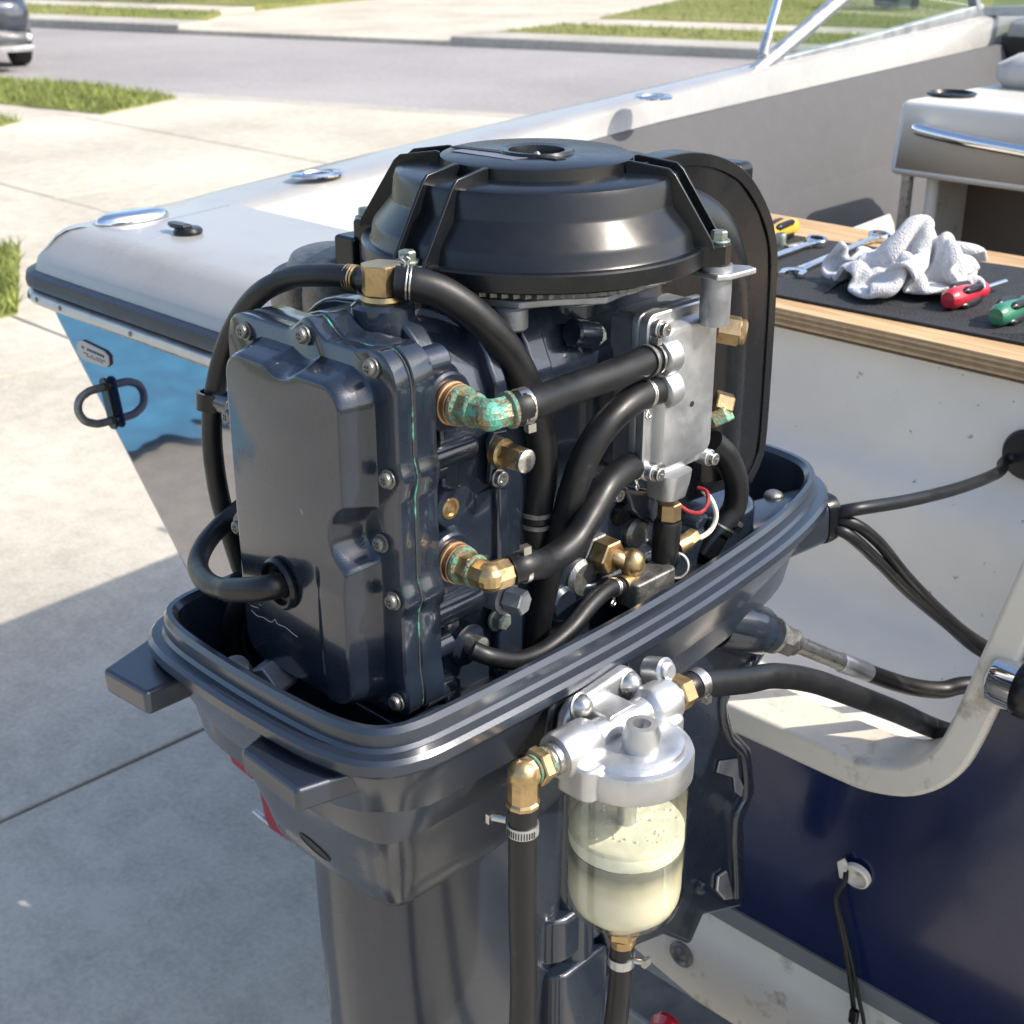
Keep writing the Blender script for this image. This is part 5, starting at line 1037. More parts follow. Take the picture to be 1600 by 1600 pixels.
def film():
    m = bpy.data.materials.new('foam_film'); m.use_nodes = True; n = m.node_tree.nodes; l = m.node_tree.links; b = n['Principled BSDF']; b.inputs['Base Color'].default_value = (.62, .58, .4, 1); b.inputs['Roughness'].default_value = .4
    tc = n.new('ShaderNodeTexCoord'); a_ = n.new('ShaderNodeTexNoise'); a_.inputs['Scale'].default_value = 55; a_.inputs['Detail'].default_value = 5; l.new(tc.outputs['Object'], a_.inputs[0])
    sp = n.new('ShaderNodeSeparateXYZ'); l.new(tc.outputs['Object'], sp.inputs[0])
    z_ = n.new('ShaderNodeMapRange'); z_.inputs[1].default_value = zc - 1.0 - .056; z_.inputs[2].default_value = zc - 1.0; z_.inputs[3].default_value = .62; z_.inputs[4].default_value = -.12; l.new(sp.outputs['Z'], z_.inputs[0])
    mr = n.new('ShaderNodeMapRange'); mr.inputs[1].default_value = .35; mr.inputs[2].default_value = .75; mr.inputs[3].default_value = -.06; mr.inputs[4].default_value = .26; l.new(a_.outputs[0], mr.inputs[0])
    ad = n.new('ShaderNodeMath'); ad.operation = 'ADD'; ad.use_clamp = True; l.new(z_.outputs[0], ad.inputs[0]); l.new(mr.outputs[0], ad.inputs[1])
    ml = n.new('ShaderNodeMath'); ml.operation = 'MULTIPLY'; l.new(ad.outputs[0], ml.inputs[0]); ml.inputs[1].default_value = .5; l.new(ml.outputs[0], b.inputs['Alpha'])
    return m
V, F = A([(.0515, -.002), (.0515, -.03), (.0513, -.058)]); make('foam_film', (V, F[:-2]), film(), ff, smooth=60)
make('stand_tube', A([(.0085, .0), (.0085, -.06)]), M['alu'], ff)
make('bowl_seat', A([(.010, -.151), (.019, -.1535), (.021, -.156), (.021, -.158), (.018, -.1595), (.0185, -.1605), (.0185, -.1625), (.014, -.164), (.008, -.165)]), M['steel'], ff)
dn_ = make('drain_nut', join(hexa((fx, fy, zc - .164), (fx, fy, zc - .178), .0155), lathe([(.0135, -.178), (.0115, -.188), (.010, -.19)], (fx, fy, zc), (0, 0, 1), 24)), M['brass'], ff, smooth=20)
# inlet fitting, elbow and hose on the aft side
ia = mcy + Vector((-.004, -.071, 0)); Yd = Vector((-.06, -1, 0)).normalized()
fi = make('inlet_fitting', join(lathe([(.0145, -.002), (.0148, .006), (.013, .0065), (.013, .009)], ia, Yd, 32)), M['steel'], ff)
make('verdigris_ring', lathe([(.0125, .0085), (.0138, .0095), (.0135, .0125), (.012, .0135)], ia, Yd, 28), M['teal'], fi)
make('nut', hexa(ia + Yd * .013, ia + Yd * .023, .0165), M['brass'], fi, smooth=20)
make('verdigris_ring', lathe([(.0118, .023), (.013, .024), (.0128, .0262), (.0115, .0268)], ia, Yd, 28), M['teal'], fi)
ec = ia + Yd * .036
make('elbow', join(lathe([(.0120, .0265), (.0128, .028), (.0128, .036)], ia, Yd, 10), sphere(ec, .0132, 20, 10), lathe([(.0128, 0), (.0128, .024), (.0145, .026), (.0145, .029), (.012, .031)], ec, (0, 0, -1), 10)), M['brass'], fi, smooth=25)
hz = ec + Vector((0, 0, -.030))
fh = [hz, hz + Vector((0, 0, -.03)), hz + Vector((-.001, .001, -.1)), hz + Vector((.0, .002, -.2)), hz + Vector((-.004, .001, -.32)), hz + Vector((-.03, .03, -.5)), hz + Vector((-.1, .12, -.62))]
h = hose(fh, .0122, 'drop_hose', ff); ck = clamp(hz + Vector((0, 0, -.022)), (0, 0, -1), .0124, h, .0095, M['alu'], None)
make('clamp_screw', join(cyl(hz + Vector((-.013, -.006, -.018)), hz + Vector((-.024, -.012, -.0175)), .0035), box(hz + Vector((-.024, -.013, -.0175)), (.004, .009, .009))), M['steel'], h)
for k in range(12):
    t = -1.9 + k * .17; x_ = hz + Vector((.0137 * math.cos(t), .0137 * math.sin(t), -.0225))
    make('clamp_slot', box(x_, (.0009, .0009, .0062), Matrix.Rotation(t, 3, 'Z')), M['plastic'], h, smooth=0)
# outlet on the forward side and the hose to the boat
oa = mcy + Vector((.004, .071, 0)); Yf = Vector((.06, 1, 0)).normalized()
fo_ = make('outlet_fitting', lathe([(.0125, 0), (.0128, .007), (.011, .008)], oa, Yf, 28), M['steel'], ff); make('nut', hexa(oa + Yf * .007, oa + Yf * .022, .0165), M['brass'], fo_, smooth=20)
oh = oa + Yf * .022
h5 = [oh, oh + Yf * .012, ax(1160, 1064, -.655), ax(1210, 1056, -.652), ax(1270, 1064, -.650), ax(1335, 1087, -.645), ax(1400, 1112, -.640), az(1450, 1134, .945), az(1495, 1150, .935), Vector((-.60, 1.50, .88)), Vector((-.5, 1.6, .874))]
fhose = thing('fuel_hose', oh, 'thick black fuel hose from filter outlet over the cream transom ledge', 'hose')
make('hose', tube(h5, .0126, 8, 20), M['rubber'], fhose, smooth=60); clamp(oh + Yf * .016, Yf, .0129, fhose, .010, M['steel'], tab=(.5, .2, -.8))
db_ = Vector((fx, fy, zc - .188))
dh = [db_, db_ + Vector((0, 0, -.04)), db_ + Vector((-.004, 0, -.1)), db_ + Vector((-.02, .01, -.18)), db_ + Vector((-.05, .03, -.3)), db_ + Vector((-.1, .1, -.42))]
h = hose(dh, .0112, 'drain_hose', ff); clamp(db_ + Vector((0, 0, -.018)), (0, 0, -1), .0114, h, .0095, M['alu'], None)
make('clamp_screw', join(cyl(db_ + Vector((.012, .004, -.015)), db_ + Vector((.021, .008, -.014)), .003), box(db_ + Vector((.022, .009, -.014)), (.004, .009, .008))), M['steel'], h)
# ================================================================ cables
sc = thing('steering_cable', bo, 'steering cable with steel ram running from motor bracket into the boat', 'cable')
s_0 = bo + Vector((.006, .012, -.004)); pA, pB, pC = ax(1228, 1000, -.748), ax(1312, 1034, -.722), ax(1357, 1051, -.710)
dd = (pC - pA).normalized()
make('washer', lathe([(.012, -.004), (.021, -.003), (.021, .002), (.018, .003)], pA - dd * .022, dd, 28), M['steel'], sc); make('nut', hexa(pA - dd * .018, pA + dd * .008, .0175), M['steel_dark'], sc, smooth=20); make('collar', lathe([(.0155, .008), (.0155, .012), (.013, .016)], pA, dd, 28), M['steel'], sc)
make('ram_tube', cyl(pA + dd * .012, pB, .0105), M['steel'], sc); make('ferrule', lathe([(.0108, 0), (.0118, .002), (.0118, .05), (.0105, (pC - pB).length)], pB, pC - pB, 28), M['alu'], sc)
make('cable', tube([pC - dd * .004, pC + dd * .02, ax(1420, 1072, -.688), ax(1470, 1078, -.668), ax(1520, 1070, -.645), Vector((-.58, 1.56, .95)), Vector((-.45, 1.66, .93))], .0108, 8, 18), M['rubber'], sc, smooth=60)
gw = ay(1592, 708, 1.745)
c1 = thing('control_cable', nb_, 'black control cable from motor nose to the round wall grommet', 'cable')
make('cable', tube([nb_ + nd * .008 + Vector((.004, 0, -.004)), ax(1340, 795, -.745), ax(1420, 782, -.735), ax(1500, 762, -.735), ax(1560, 738, -.745), gw + Vector((-.01, -.02, -.01)), gw], .0078, 8, 14), M['rubber'], c1, smooth=60)
make('wall_grommet', lathe([(.034, .004), (.036, -.004), (.032, -.012), (.016, -.016), (.001, -.016)], gw + Vector((.012, .004, .0)), (0, 1, 0), 32), M['rubber'], c1)
for k, (pts, lab) in enumerate(((((1288, 806), (1325, 815), (1370, 845), (1420, 905), (1475, 960), (1530, 1003)), 'upper of two black cables drooping from motor nose into the well'), (((1286, 814), (1320, 832), (1370, 875), (1420, 925), (1480, 975), (1532, 1018)), 'lower of two black cables drooping from motor nose into the well'))):
    c2 = thing('control_cable', nb_, lab, 'cable')
    P = [nb_ + nd * .006 + Vector((-.01 + .012 * k, 0, -.012 - .008 * k))] + [ax(x, y, -.752 + .017 * i) for i, (x, y) in enumerate(pts[1:])]
    P += [P[-1] + Vector((.06, .08, -.06))]
    make('cable', tube(P, .0072, 8, 14), M['rubber'], c2, smooth=60)
cp_ = thing('lanyard', ay(1320, 1365, TY), 'thin black cord hanging from the drain hole on the navy transom', 'cord')
make('cord', tube([ay(x, y, TY + .004 - .008 * (i > 0)) for i, (x, y) in enumerate(((1322, 1360), (1320, 1378), (1306, 1402), (1312, 1440), (1324, 1500), (1332, 1560), (1336, 1600), (1342, 1660)))], .0034, 8, 10), M['rubber'], cp_, smooth=60)
make('cord', tube([ay(x, y, TY + .004 - .006 * (i > 0)) for i, (x, y) in enumerate(((1322, 1360), (1318, 1380), (1308, 1404), (1318, 1450), (1330, 1500), (1342, 1560), (1350, 1600), (1352, 1660)))], .0026, 8, 10), M['rubber'], cp_, smooth=60)
make('cord_toggle', box(ay(1334, 1588, TY - .01), (.012, .01, .022)), M['plastic'], cp_, bevel=.003)
# ================================================================ blue tarpaulin, added out of view to put blue into the transom reflection
M['added_tarp'] = mat('added_blue_tarp', (.12, .35, .53), .45, 0, 0, .25, 6, .3, 60)
V, F = [], []; NT = 60
for j in range(NT + 1):
    for i in range(NT + 1):
        u, v = i / NT, j / NT
        x = -8.6 + 4.3 * u + .5 * noise.noise(Vector((v * 4, 2, u))) + .2 * noise.noise(Vector((v * 13, 5, u))); y = -1.38 + 1.6 * v + .22 * noise.noise(Vector((u * 5, 7, v)))
        V.append(Vector((x, y, .02 + .07 * abs(noise.noise(Vector((x * 1.3, y * 2.1, 1)))) + .03 * abs(noise.noise(Vector((x * 4, y * 5, 3)))))))
for j in range(NT):
    for i in range(NT): a = j * (NT + 1) + i; F.append((a, a + 1, a + NT + 2, a + NT + 1))
tag(make('added_tarp', (V, F), M['added_tarp'], None, smooth=60), 'crumpled blue tarpaulin added out of view to colour the reflection in the glossy transom', 'added_tarp')
# ================================================================ crumpled towel (41 x 41 cloth grid, half millimetres)
TOWEL = (
'-180 -100 40 -186 -120 58 -189 -139 72 -191 -163 83 -180 -182 99 -170 -197 117 -157 -215 130 -141 -237 131 -123 -236 110 -106 -233 90 -90 -224 73 -75 -214 55 -97 -204 61 -106 -184 48 -101 -187 24 -89 -167 12 -85 -177 35 '
'-74 -172 12 -51 -184 12 -32 -196 24 -43 -220 14 -15 -223 22 10 -210 21 37 -202 22 36 -206 51 61 -208 52 74 -213 25 101 -212 24 124 -212 11 147 -216 20 172 -211 14 197 -209 16 188 -215 40 175 -214 62 161 -201 78 159 -200 '
'52 136 -202 65 114 -213 52 88 -207 57 112 -193 57 91 -200 75 -196 -120 48 -179 -137 41 -171 -151 60 -172 -148 86 -163 -164 104 -150 -180 118 -144 -207 110 -125 -223 119 -106 -235 130 -93 -221 109 -79 -210 92 -64 -200 75 '
'-82 -183 72 -79 -170 51 -103 -167 41 -103 -149 23 -80 -152 34 -57 -153 21 -43 -171 33 -59 -192 29 -44 -213 42 -17 -211 45 9 -199 45 36 -189 46 52 -204 31 64 -183 46 73 -189 19 101 -190 10 126 -187 13 145 -194 31 171 -191'
' 29 193 -185 20 193 -188 44 198 -196 70 174 -187 62 155 -175 51 138 -190 42 113 -196 31 85 -191 34 83 -185 66 84 -178 93 -214 -137 51 -198 -151 37 -193 -163 59 -170 -166 66 -150 -170 82 -136 -186 96 -136 -185 124 -125 -2'
'03 138 -101 -212 141 -78 -212 129 -67 -197 112 -57 -181 95 -65 -164 78 -88 -158 71 -105 -146 56 -96 -130 39 -72 -124 29 -53 -138 40 -65 -160 44 -46 -177 46 -25 -198 55 -20 -188 32 1 -175 43 21 -184 27 46 -185 14 54 -164 '
'31 75 -163 12 100 -165 13 120 -168 30 143 -176 17 168 -173 12 179 -175 36 200 -163 48 182 -177 62 172 -175 83 142 -179 76 121 -182 66 96 -183 51 80 -160 40 67 -164 65 57 -168 93 -229 -157 51 -207 -169 52 -189 -183 41 -16'
'8 -189 54 -149 -194 71 -155 -203 95 -131 -199 100 -112 -209 115 -109 -188 130 -86 -188 139 -64 -177 132 -60 -162 111 -81 -157 98 -86 -133 88 -105 -123 74 -82 -122 64 -61 -120 51 -74 -143 59 -49 -149 63 -39 -172 72 -15 -1'
'76 60 -26 -165 39 -8 -164 23 16 -164 12 41 -162 27 60 -147 12 74 -150 33 99 -147 36 113 -153 13 139 -153 8 158 -152 24 183 -153 20 185 -146 44 180 -152 72 154 -152 79 144 -163 53 134 -177 38 109 -160 47 91 -140 56 79 -14'
'5 78 72 -151 104 -241 -180 51 -219 -189 60 -202 -205 49 -179 -209 64 -157 -215 55 -149 -225 78 -125 -221 87 -119 -196 93 -98 -186 104 -79 -176 115 -88 -167 138 -71 -149 135 -75 -136 112 -99 -129 109 -85 -116 91 -79 -99 7'
'5 -77 -125 75 -54 -129 65 -51 -144 87 -28 -156 88 -8 -153 69 -16 -143 46 -6 -138 22 19 -140 14 32 -142 38 47 -127 24 71 -126 39 87 -131 21 108 -128 8 132 -125 16 159 -122 11 165 -128 33 161 -157 40 178 -134 45 160 -158 5'
'6 145 -143 36 122 -153 46 112 -155 77 111 -129 71 97 -129 94 92 -134 122 -245 -205 41 -235 -214 62 -210 -224 63 -188 -235 60 -163 -240 56 -139 -231 54 -120 -214 62 -105 -195 71 -94 -175 81 -103 -170 105 -93 -149 120 -93 '
'-140 144 -75 -125 137 -90 -109 126 -89 -96 104 -66 -100 96 -68 -126 98 -43 -126 89 -39 -135 66 -15 -136 79 -27 -140 55 -6 -122 59 9 -121 35 19 -114 13 25 -119 40 48 -111 44 62 -108 22 86 -106 12 111 -104 17 134 -98 6 147'
' -104 28 137 -120 42 148 -138 22 152 -128 44 150 -136 73 133 -129 59 123 -146 73 141 -158 62 121 -151 87 112 -142 113 107 -114 114 -249 -229 32 -230 -212 36 -218 -235 39 -194 -239 34 -169 -233 29 -147 -218 34 -129 -200 4'
'0 -122 -181 56 -117 -164 77 -114 -149 96 -118 -142 121 -112 -122 135 -92 -108 145 -73 -95 137 -67 -86 114 -59 -110 118 -45 -113 97 -51 -105 73 -31 -121 86 -13 -110 74 -35 -116 55 -19 -111 37 2 -95 40 -3 -99 16 23 -96 27 '
'47 -97 22 67 -84 31 82 -79 13 109 -79 8 134 -73 16 140 -83 44 127 -102 27 117 -124 26 123 -134 46 139 -113 56 115 -111 70 140 -122 84 161 -139 80 134 -128 95 136 -129 122 130 -108 107 -247 -201 26 -246 -225 17 -221 -218 '
'17 -202 -213 33 -179 -214 17 -156 -203 14 -152 -192 38 -147 -177 58 -143 -160 76 -138 -142 96 -130 -122 109 -106 -108 114 -99 -89 129 -86 -73 143 -62 -79 139 -42 -91 124 -57 -92 104 -41 -85 86 -22 -101 97 -28 -90 75 -33 '
'-90 49 -8 -93 51 -19 -81 32 -6 -75 12 19 -72 13 40 -72 26 61 -65 14 83 -56 24 107 -52 14 125 -54 34 114 -74 41 105 -93 26 97 -113 41 105 -121 62 120 -107 39 140 -104 58 154 -122 65 174 -118 85 153 -106 97 160 -124 117 15'
'4 -100 108 -273 -202 29 -252 -200 12 -228 -193 18 -207 -188 31 -188 -188 12 -166 -183 27 -141 -173 26 -152 -157 44 -135 -142 59 -119 -138 79 -117 -114 88 -115 -91 98 -98 -74 108 -80 -60 120 -56 -56 128 -59 -74 109 -42 -7'
'3 93 -26 -88 107 -21 -76 84 -4 -95 74 -23 -78 69 -27 -75 45 -5 -60 39 -11 -49 18 12 -54 31 36 -46 31 60 -42 29 76 -31 11 94 -32 28 107 -41 51 98 -55 32 84 -78 34 104 -86 47 100 -98 68 120 -86 56 131 -97 78 157 -100 76 16'
'2 -119 60 174 -110 81 182 -120 107 175 -98 121 -286 -184 14 -264 -180 26 -239 -177 35 -222 -174 15 -196 -164 18 -176 -161 34 -158 -161 13 -135 -155 27 -116 -147 45 -128 -130 59 -119 -103 65 -104 -84 75 -88 -68 85 -71 -76'
' 101 -69 -50 105 -52 -53 122 -33 -67 114 -8 -64 105 -12 -90 104 -8 -70 89 3 -80 65 -5 -60 53 -23 -42 54 -16 -28 30 4 -33 17 29 -27 14 51 -19 23 76 -18 31 72 -42 38 89 -24 45 84 -48 52 75 -73 59 99 -62 54 113 -81 53 133 -'
'75 74 135 -93 53 157 -83 54 173 -101 66 195 -110 72 199 -104 101 181 -87 100 -292 -159 15 -266 -156 23 -244 -154 37 -230 -150 15 -206 -142 26 -178 -143 15 -155 -142 28 -130 -134 14 -134 -132 39 -119 -110 44 -95 -114 58 -'
'89 -89 56 -71 -74 65 -51 -72 81 -52 -48 86 -40 -39 106 -30 -44 128 -20 -69 124 2 -75 122 14 -73 98 25 -67 76 1 -55 76 1 -38 56 -3 -14 51 4 -7 27 19 -29 37 41 -28 47 59 -7 47 61 -32 58 83 -28 68 100 -44 70 78 -57 79 102 -'
'61 81 94 -80 73 112 -63 60 140 -68 55 148 -71 78 167 -88 87 183 -87 66 205 -101 73 203 -100 101 -295 -135 14 -275 -134 31 -247 -128 36 -236 -127 14 -207 -121 12 -187 -127 30 -166 -122 13 -142 -109 12 -127 -106 34 -103 -1'
'13 21 -94 -95 41 -67 -95 36 -50 -85 52 -37 -65 59 -25 -45 69 -22 -61 89 -30 -39 99 -18 -43 122 8 -50 129 9 -46 104 31 -61 102 18 -40 88 10 -20 72 22 -9 54 19 11 37 37 -10 41 29 -21 67 54 -26 66 79 -15 71 76 -31 93 100 -3'
'0 89 98 -54 94 90 -79 94 113 -86 90 131 -68 82 145 -49 73 167 -57 65 183 -76 73 204 -87 87 219 -71 72 218 -100 74 -299 -110 20 -275 -109 30 -250 -113 15 -236 -115 36 -207 -104 31 -184 -106 12 -161 -99 24 -141 -103 38 -12'
'8 -84 18 -106 -88 34 -88 -80 14 -63 -72 21 -46 -62 37 -57 -47 54 -48 -36 76 -23 -32 80 -2 -27 90 -11 -19 115 2 -36 100 15 -35 128 19 -37 102 40 -28 91 22 -6 89 16 9 69 30 25 56 52 7 54 53 -8 74 56 -34 90 72 -15 95 96 -22'
' 103 105 -45 109 82 -52 113 99 -69 113 120 -83 112 136 -66 106 157 -66 92 168 -43 87 173 -65 94 191 -72 110 193 -71 81 218 -71 79 -297 -85 24 -273 -91 12 -244 -88 14 -232 -88 39 -212 -80 13 -196 -92 31 -172 -93 48 -150 -'
'77 46 -124 -70 43 -111 -68 14 -90 -53 13 -66 -44 18 -42 -39 23 -53 -24 40 -32 -30 53 -19 -12 66 -3 0 82 -6 -24 95 -7 -27 125 12 -14 112 23 -32 128 34 -13 110 47 -4 91 27 15 89 42 34 75 65 20 71 76 -1 82 58 -8 101 65 -31 '
'115 87 -32 123 107 -41 131 84 -48 139 110 -58 137 128 -75 135 151 -67 127 143 -53 107 166 -54 114 185 -41 97 206 -50 107 214 -57 84 200 -60 60 -287 -61 12 -261 -66 14 -243 -72 37 -216 -64 28 -206 -87 40 -188 -65 30 -172 '
'-86 18 -147 -78 16 -124 -62 12 -105 -40 13 -94 -40 36 -73 -27 36 -54 -14 22 -33 -5 32 -26 -3 56 -40 -3 77 -26 -1 96 -1 3 100 -18 -3 123 7 0 132 27 -9 120 54 -8 129 32 0 110 36 26 110 57 43 95 57 17 94 84 11 100 66 5 121 '
'67 -17 136 82 -36 147 105 -31 154 91 -48 167 117 -53 164 139 -57 152 139 -37 135 158 -29 117 174 -32 99 185 -19 119 205 -23 103 219 -31 83 194 -38 77 -285 -52 38 -257 -46 35 -229 -48 41 -221 -73 52 -194 -79 64 -170 -73 5'
'2 -176 -59 22 -155 -52 12 -131 -39 24 -110 -35 35 -99 -22 12 -80 -7 17 -63 11 25 -46 13 44 -25 22 54 -18 11 76 -29 24 98 -19 7 116 1 12 134 4 -18 147 21 2 141 38 -20 144 46 6 133 50 29 130 35 40 108 62 30 118 86 18 127 8'
'3 -5 137 68 -1 159 73 -25 176 81 -17 147 99 -17 169 125 -23 167 122 -39 144 121 -44 118 138 -44 100 149 -22 106 169 -7 100 193 -2 91 197 -24 72 216 -39 62 -267 -75 35 -245 -67 50 -234 -49 68 -210 -67 79 -187 -55 73 -195 '
'-59 45 -165 -58 46 -150 -35 35 -132 -50 47 -133 -28 26 -114 -10 29 -96 11 35 -77 27 40 -57 36 50 -38 40 67 -20 37 84 -3 28 101 -7 25 127 -17 17 152 8 8 148 28 5 165 49 -15 164 38 12 158 25 29 138 46 48 131 73 52 123 66 2'
'6 135 92 21 144 93 6 163 89 -4 188 100 -20 170 119 -7 156 109 -22 144 129 -14 129 116 -24 109 138 -15 102 150 -29 82 176 -26 83 176 -5 68 202 -3 57 226 -15 54 -274 -87 59 -252 -79 74 -233 -65 93 -209 -50 100 -214 -43 71 '
'-189 -37 63 -187 -40 33 -169 -46 51 -149 -28 48 -126 -39 54 -102 -22 51 -82 -10 41 -72 9 57 -58 24 72 -53 44 85 -34 48 102 -22 35 121 -6 47 136 7 26 145 18 15 169 17 -9 184 38 7 176 55 27 166 35 50 155 64 44 152 47 58 13'
'6 79 53 136 76 35 159 92 30 174 112 15 181 129 -5 170 113 17 160 109 6 134 103 -13 119 116 1 103 132 -1 85 148 -12 66 159 -35 67 164 -17 50 190 -27 61 207 -33 44 -276 -60 55 -259 -51 79 -243 -39 99 -219 -27 103 -199 -24 '
'81 -205 -17 53 -183 -16 38 -160 -21 51 -148 -31 75 -138 -17 56 -122 -11 40 -102 6 47 -94 15 70 -80 31 81 -67 36 105 -49 42 121 -31 48 140 -17 30 155 7 41 169 1 24 187 28 15 190 57 13 198 47 36 191 62 38 163 59 67 169 69 '
'74 144 90 59 160 98 41 140 115 33 155 135 28 171 142 13 155 124 16 137 99 25 125 106 10 107 94 -4 87 116 -21 84 136 -33 74 141 -45 51 166 -42 58 188 -46 45 191 -28 26 -263 -34 57 -274 -27 84 -254 -17 100 -235 -27 79 -217'
' -12 68 -201 10 55 -191 -11 63 -172 -26 73 -157 -7 83 -133 3 72 -125 -19 64 -101 -14 63 -80 -6 74 -81 7 95 -62 11 109 -46 17 129 -37 26 155 -29 34 179 -5 38 194 23 36 193 37 20 219 63 32 216 76 48 198 61 62 181 87 75 182'
' 100 75 151 87 64 129 112 61 132 125 58 155 146 45 155 156 28 139 135 35 126 121 24 108 93 32 103 110 18 89 123 0 73 119 -21 57 143 -21 47 158 -43 35 179 -60 25 200 -51 39 -283 -14 50 -262 -9 65 -240 0 80 -228 -15 102 -2'
'11 3 89 -196 24 77 -176 11 65 -169 -8 53 -159 11 62 -143 -6 49 -116 8 53 -102 7 76 -100 -15 86 -83 -17 105 -67 -11 125 -50 -5 144 -33 1 164 -16 9 182 -1 12 208 18 26 222 40 40 240 53 58 222 50 61 194 56 93 192 77 103 174'
' 75 86 152 96 89 135 118 83 149 142 79 151 156 62 139 161 45 120 149 31 104 129 47 104 117 30 88 101 24 67 103 -3 57 116 -8 35 134 -22 23 160 -29 13 188 -39 12 212 -51 16 -287 3 70 -274 -13 87 -257 9 97 -244 -7 78 -228 1'
'2 70 -210 24 55 -186 22 42 -172 4 30 -150 8 39 -128 17 44 -137 18 68 -125 5 87 -118 -12 105 -99 -2 122 -85 -8 142 -68 -1 164 -50 5 183 -33 14 204 -17 26 223 3 47 240 20 40 220 25 66 207 31 87 188 48 79 169 63 93 151 81 1'
'05 133 101 113 150 122 105 140 142 95 132 162 80 120 164 61 103 160 45 85 133 38 81 110 47 72 125 30 59 110 15 40 137 7 41 151 -2 20 173 -14 30 203 -15 15 226 -27 27 -306 -14 75 -291 6 81 -266 3 74 -241 17 70 -240 -1 51 '
'-221 11 36 -203 23 23 -178 27 29 -163 27 48 -141 30 61 -120 33 77 -123 26 102 -132 6 118 -116 10 139 -95 16 152 -84 18 180 -67 26 200 -47 37 213 -25 57 223 2 68 221 1 50 198 15 66 181 39 70 167 32 96 156 47 114 144 67 12'
'9 132 92 118 125 111 104 116 124 81 118 144 66 110 150 74 87 135 53 81 145 47 59 119 59 51 108 39 43 119 27 19 141 11 16 169 17 17 196 6 27 217 -7 36 241 -6 18 -301 -10 50 -297 14 59 -268 20 53 -265 15 79 -250 24 61 -232'
' 32 42 -211 43 33 -188 49 41 -163 52 47 -150 55 68 -148 31 76 -152 31 103 -139 33 125 -118 36 138 -107 41 164 -82 43 174 -57 38 179 -49 59 196 -27 78 208 -1 85 202 -8 67 181 7 57 159 31 61 145 38 87 133 62 91 134 57 113 '
'115 80 98 115 99 82 119 110 78 98 126 60 91 132 84 103 142 78 80 151 71 53 143 48 42 121 58 28 137 44 12 161 31 17 173 30 41 200 22 48 228 20 37 255 18 25 -308 13 39 -279 17 40 -291 30 60 -275 38 80 -250 45 77 -225 40 67'
' -208 55 55 -193 37 64 -180 58 66 -169 43 83 -147 54 89 -129 44 107 -141 60 126 -121 64 142 -98 53 143 -72 42 147 -65 63 165 -44 75 173 -34 98 191 -11 82 178 11 73 163 -8 72 141 12 61 121 41 64 123 49 90 115 70 91 105 90'
' 112 98 89 85 97 93 60 92 109 72 76 113 95 88 131 100 70 125 72 66 131 74 40 135 78 16 160 61 13 176 48 35 203 38 32 215 47 56 241 42 47 265 44 30 -308 21 16 -301 32 38 -279 45 40 -261 36 56 -259 61 59 -243 60 79 -218 57'
' 81 -192 60 76 -178 51 96 -158 66 92 -155 59 117 -141 65 96 -119 53 109 -101 64 123 -80 75 136 -63 57 129 -64 81 146 -41 94 154 -22 86 169 0 107 173 -2 90 151 18 74 146 28 79 121 29 69 99 52 81 92 58 106 92 80 114 75 84 '
'90 70 73 64 71 90 82 60 112 77 65 113 98 52 138 93 60 157 84 40 162 79 17 169 59 38 189 66 17 218 60 22 225 74 51 252 67 52 275 68 36 -314 47 25 -296 29 13 -272 29 22 -250 35 33 -239 46 54 -224 62 63 -212 82 76 -212 65 9'
'4 -193 72 107 -174 88 107 -150 78 98 -129 89 109 -116 72 94 -100 89 111 -88 67 113 -63 81 113 -49 69 130 -26 79 142 -32 104 155 -9 121 154 12 107 164 23 97 139 7 93 118 33 92 106 37 100 84 52 84 79 53 111 79 57 89 67 71 '
'82 49 93 71 37 108 91 40 133 92 32 153 109 44 150 94 16 165 95 43 184 77 53 196 90 31 226 85 13 249 85 34 264 91 59 284 93 42 -303 46 47 -296 54 24 -273 56 15 -247 54 15 -253 65 38 -234 80 42 -217 64 57 -200 76 71 -184 8'
'8 88 -165 78 82 -146 99 79 -137 77 87 -124 98 85 -103 82 86 -83 66 88 -56 64 96 -33 64 108 -45 84 126 -37 110 132 -17 97 144 2 118 145 27 122 136 25 110 113 25 104 86 13 84 76 33 85 58 39 110 56 62 101 43 86 106 48 82 95'
' 27 103 107 15 115 113 38 135 130 25 160 119 25 186 104 25 200 96 52 229 90 31 240 115 12 256 110 37 271 116 63 285 121 35 -317 68 38 -292 74 42 -268 68 38 -261 76 14 -238 68 15 -223 56 33 -200 65 40 -188 85 51 -176 70 7'
'1 -167 88 58 -154 73 75 -130 69 64 -111 77 76 -92 91 65 -76 90 86 -56 88 101 -32 80 89 -37 100 106 -20 90 123 -25 116 132 -11 97 132 0 121 133 3 105 114 -2 107 89 2 109 65 25 111 52 36 108 28 60 113 23 74 129 39 85 121 1'
'8 102 124 37 126 138 32 138 126 53 163 118 50 188 114 44 215 112 32 244 105 39 228 126 32 244 122 59 261 141 58 260 123 42 -317 76 14 -291 79 18 -284 86 41 -260 88 38 -235 88 32 -223 74 12 -198 76 17 -185 64 35 -177 87 4'
'6 -158 72 35 -140 66 54 -129 90 48 -107 80 51 -82 71 54 -60 75 70 -65 98 80 -45 104 94 -20 117 90 -38 111 111 -19 126 103 -10 126 131 -6 111 108 20 121 101 2 134 90 -3 134 65 6 131 43 31 133 37 46 137 17 71 138 14 95 146'
' 12 118 147 27 124 158 51 151 150 59 166 143 34 192 139 32 216 135 33 224 111 55 231 138 53 241 130 27 257 155 29 269 144 45 -323 102 15 -306 98 33 -282 104 21 -262 113 33 -255 94 17 -230 99 17 -216 84 35 -189 88 37 -167'
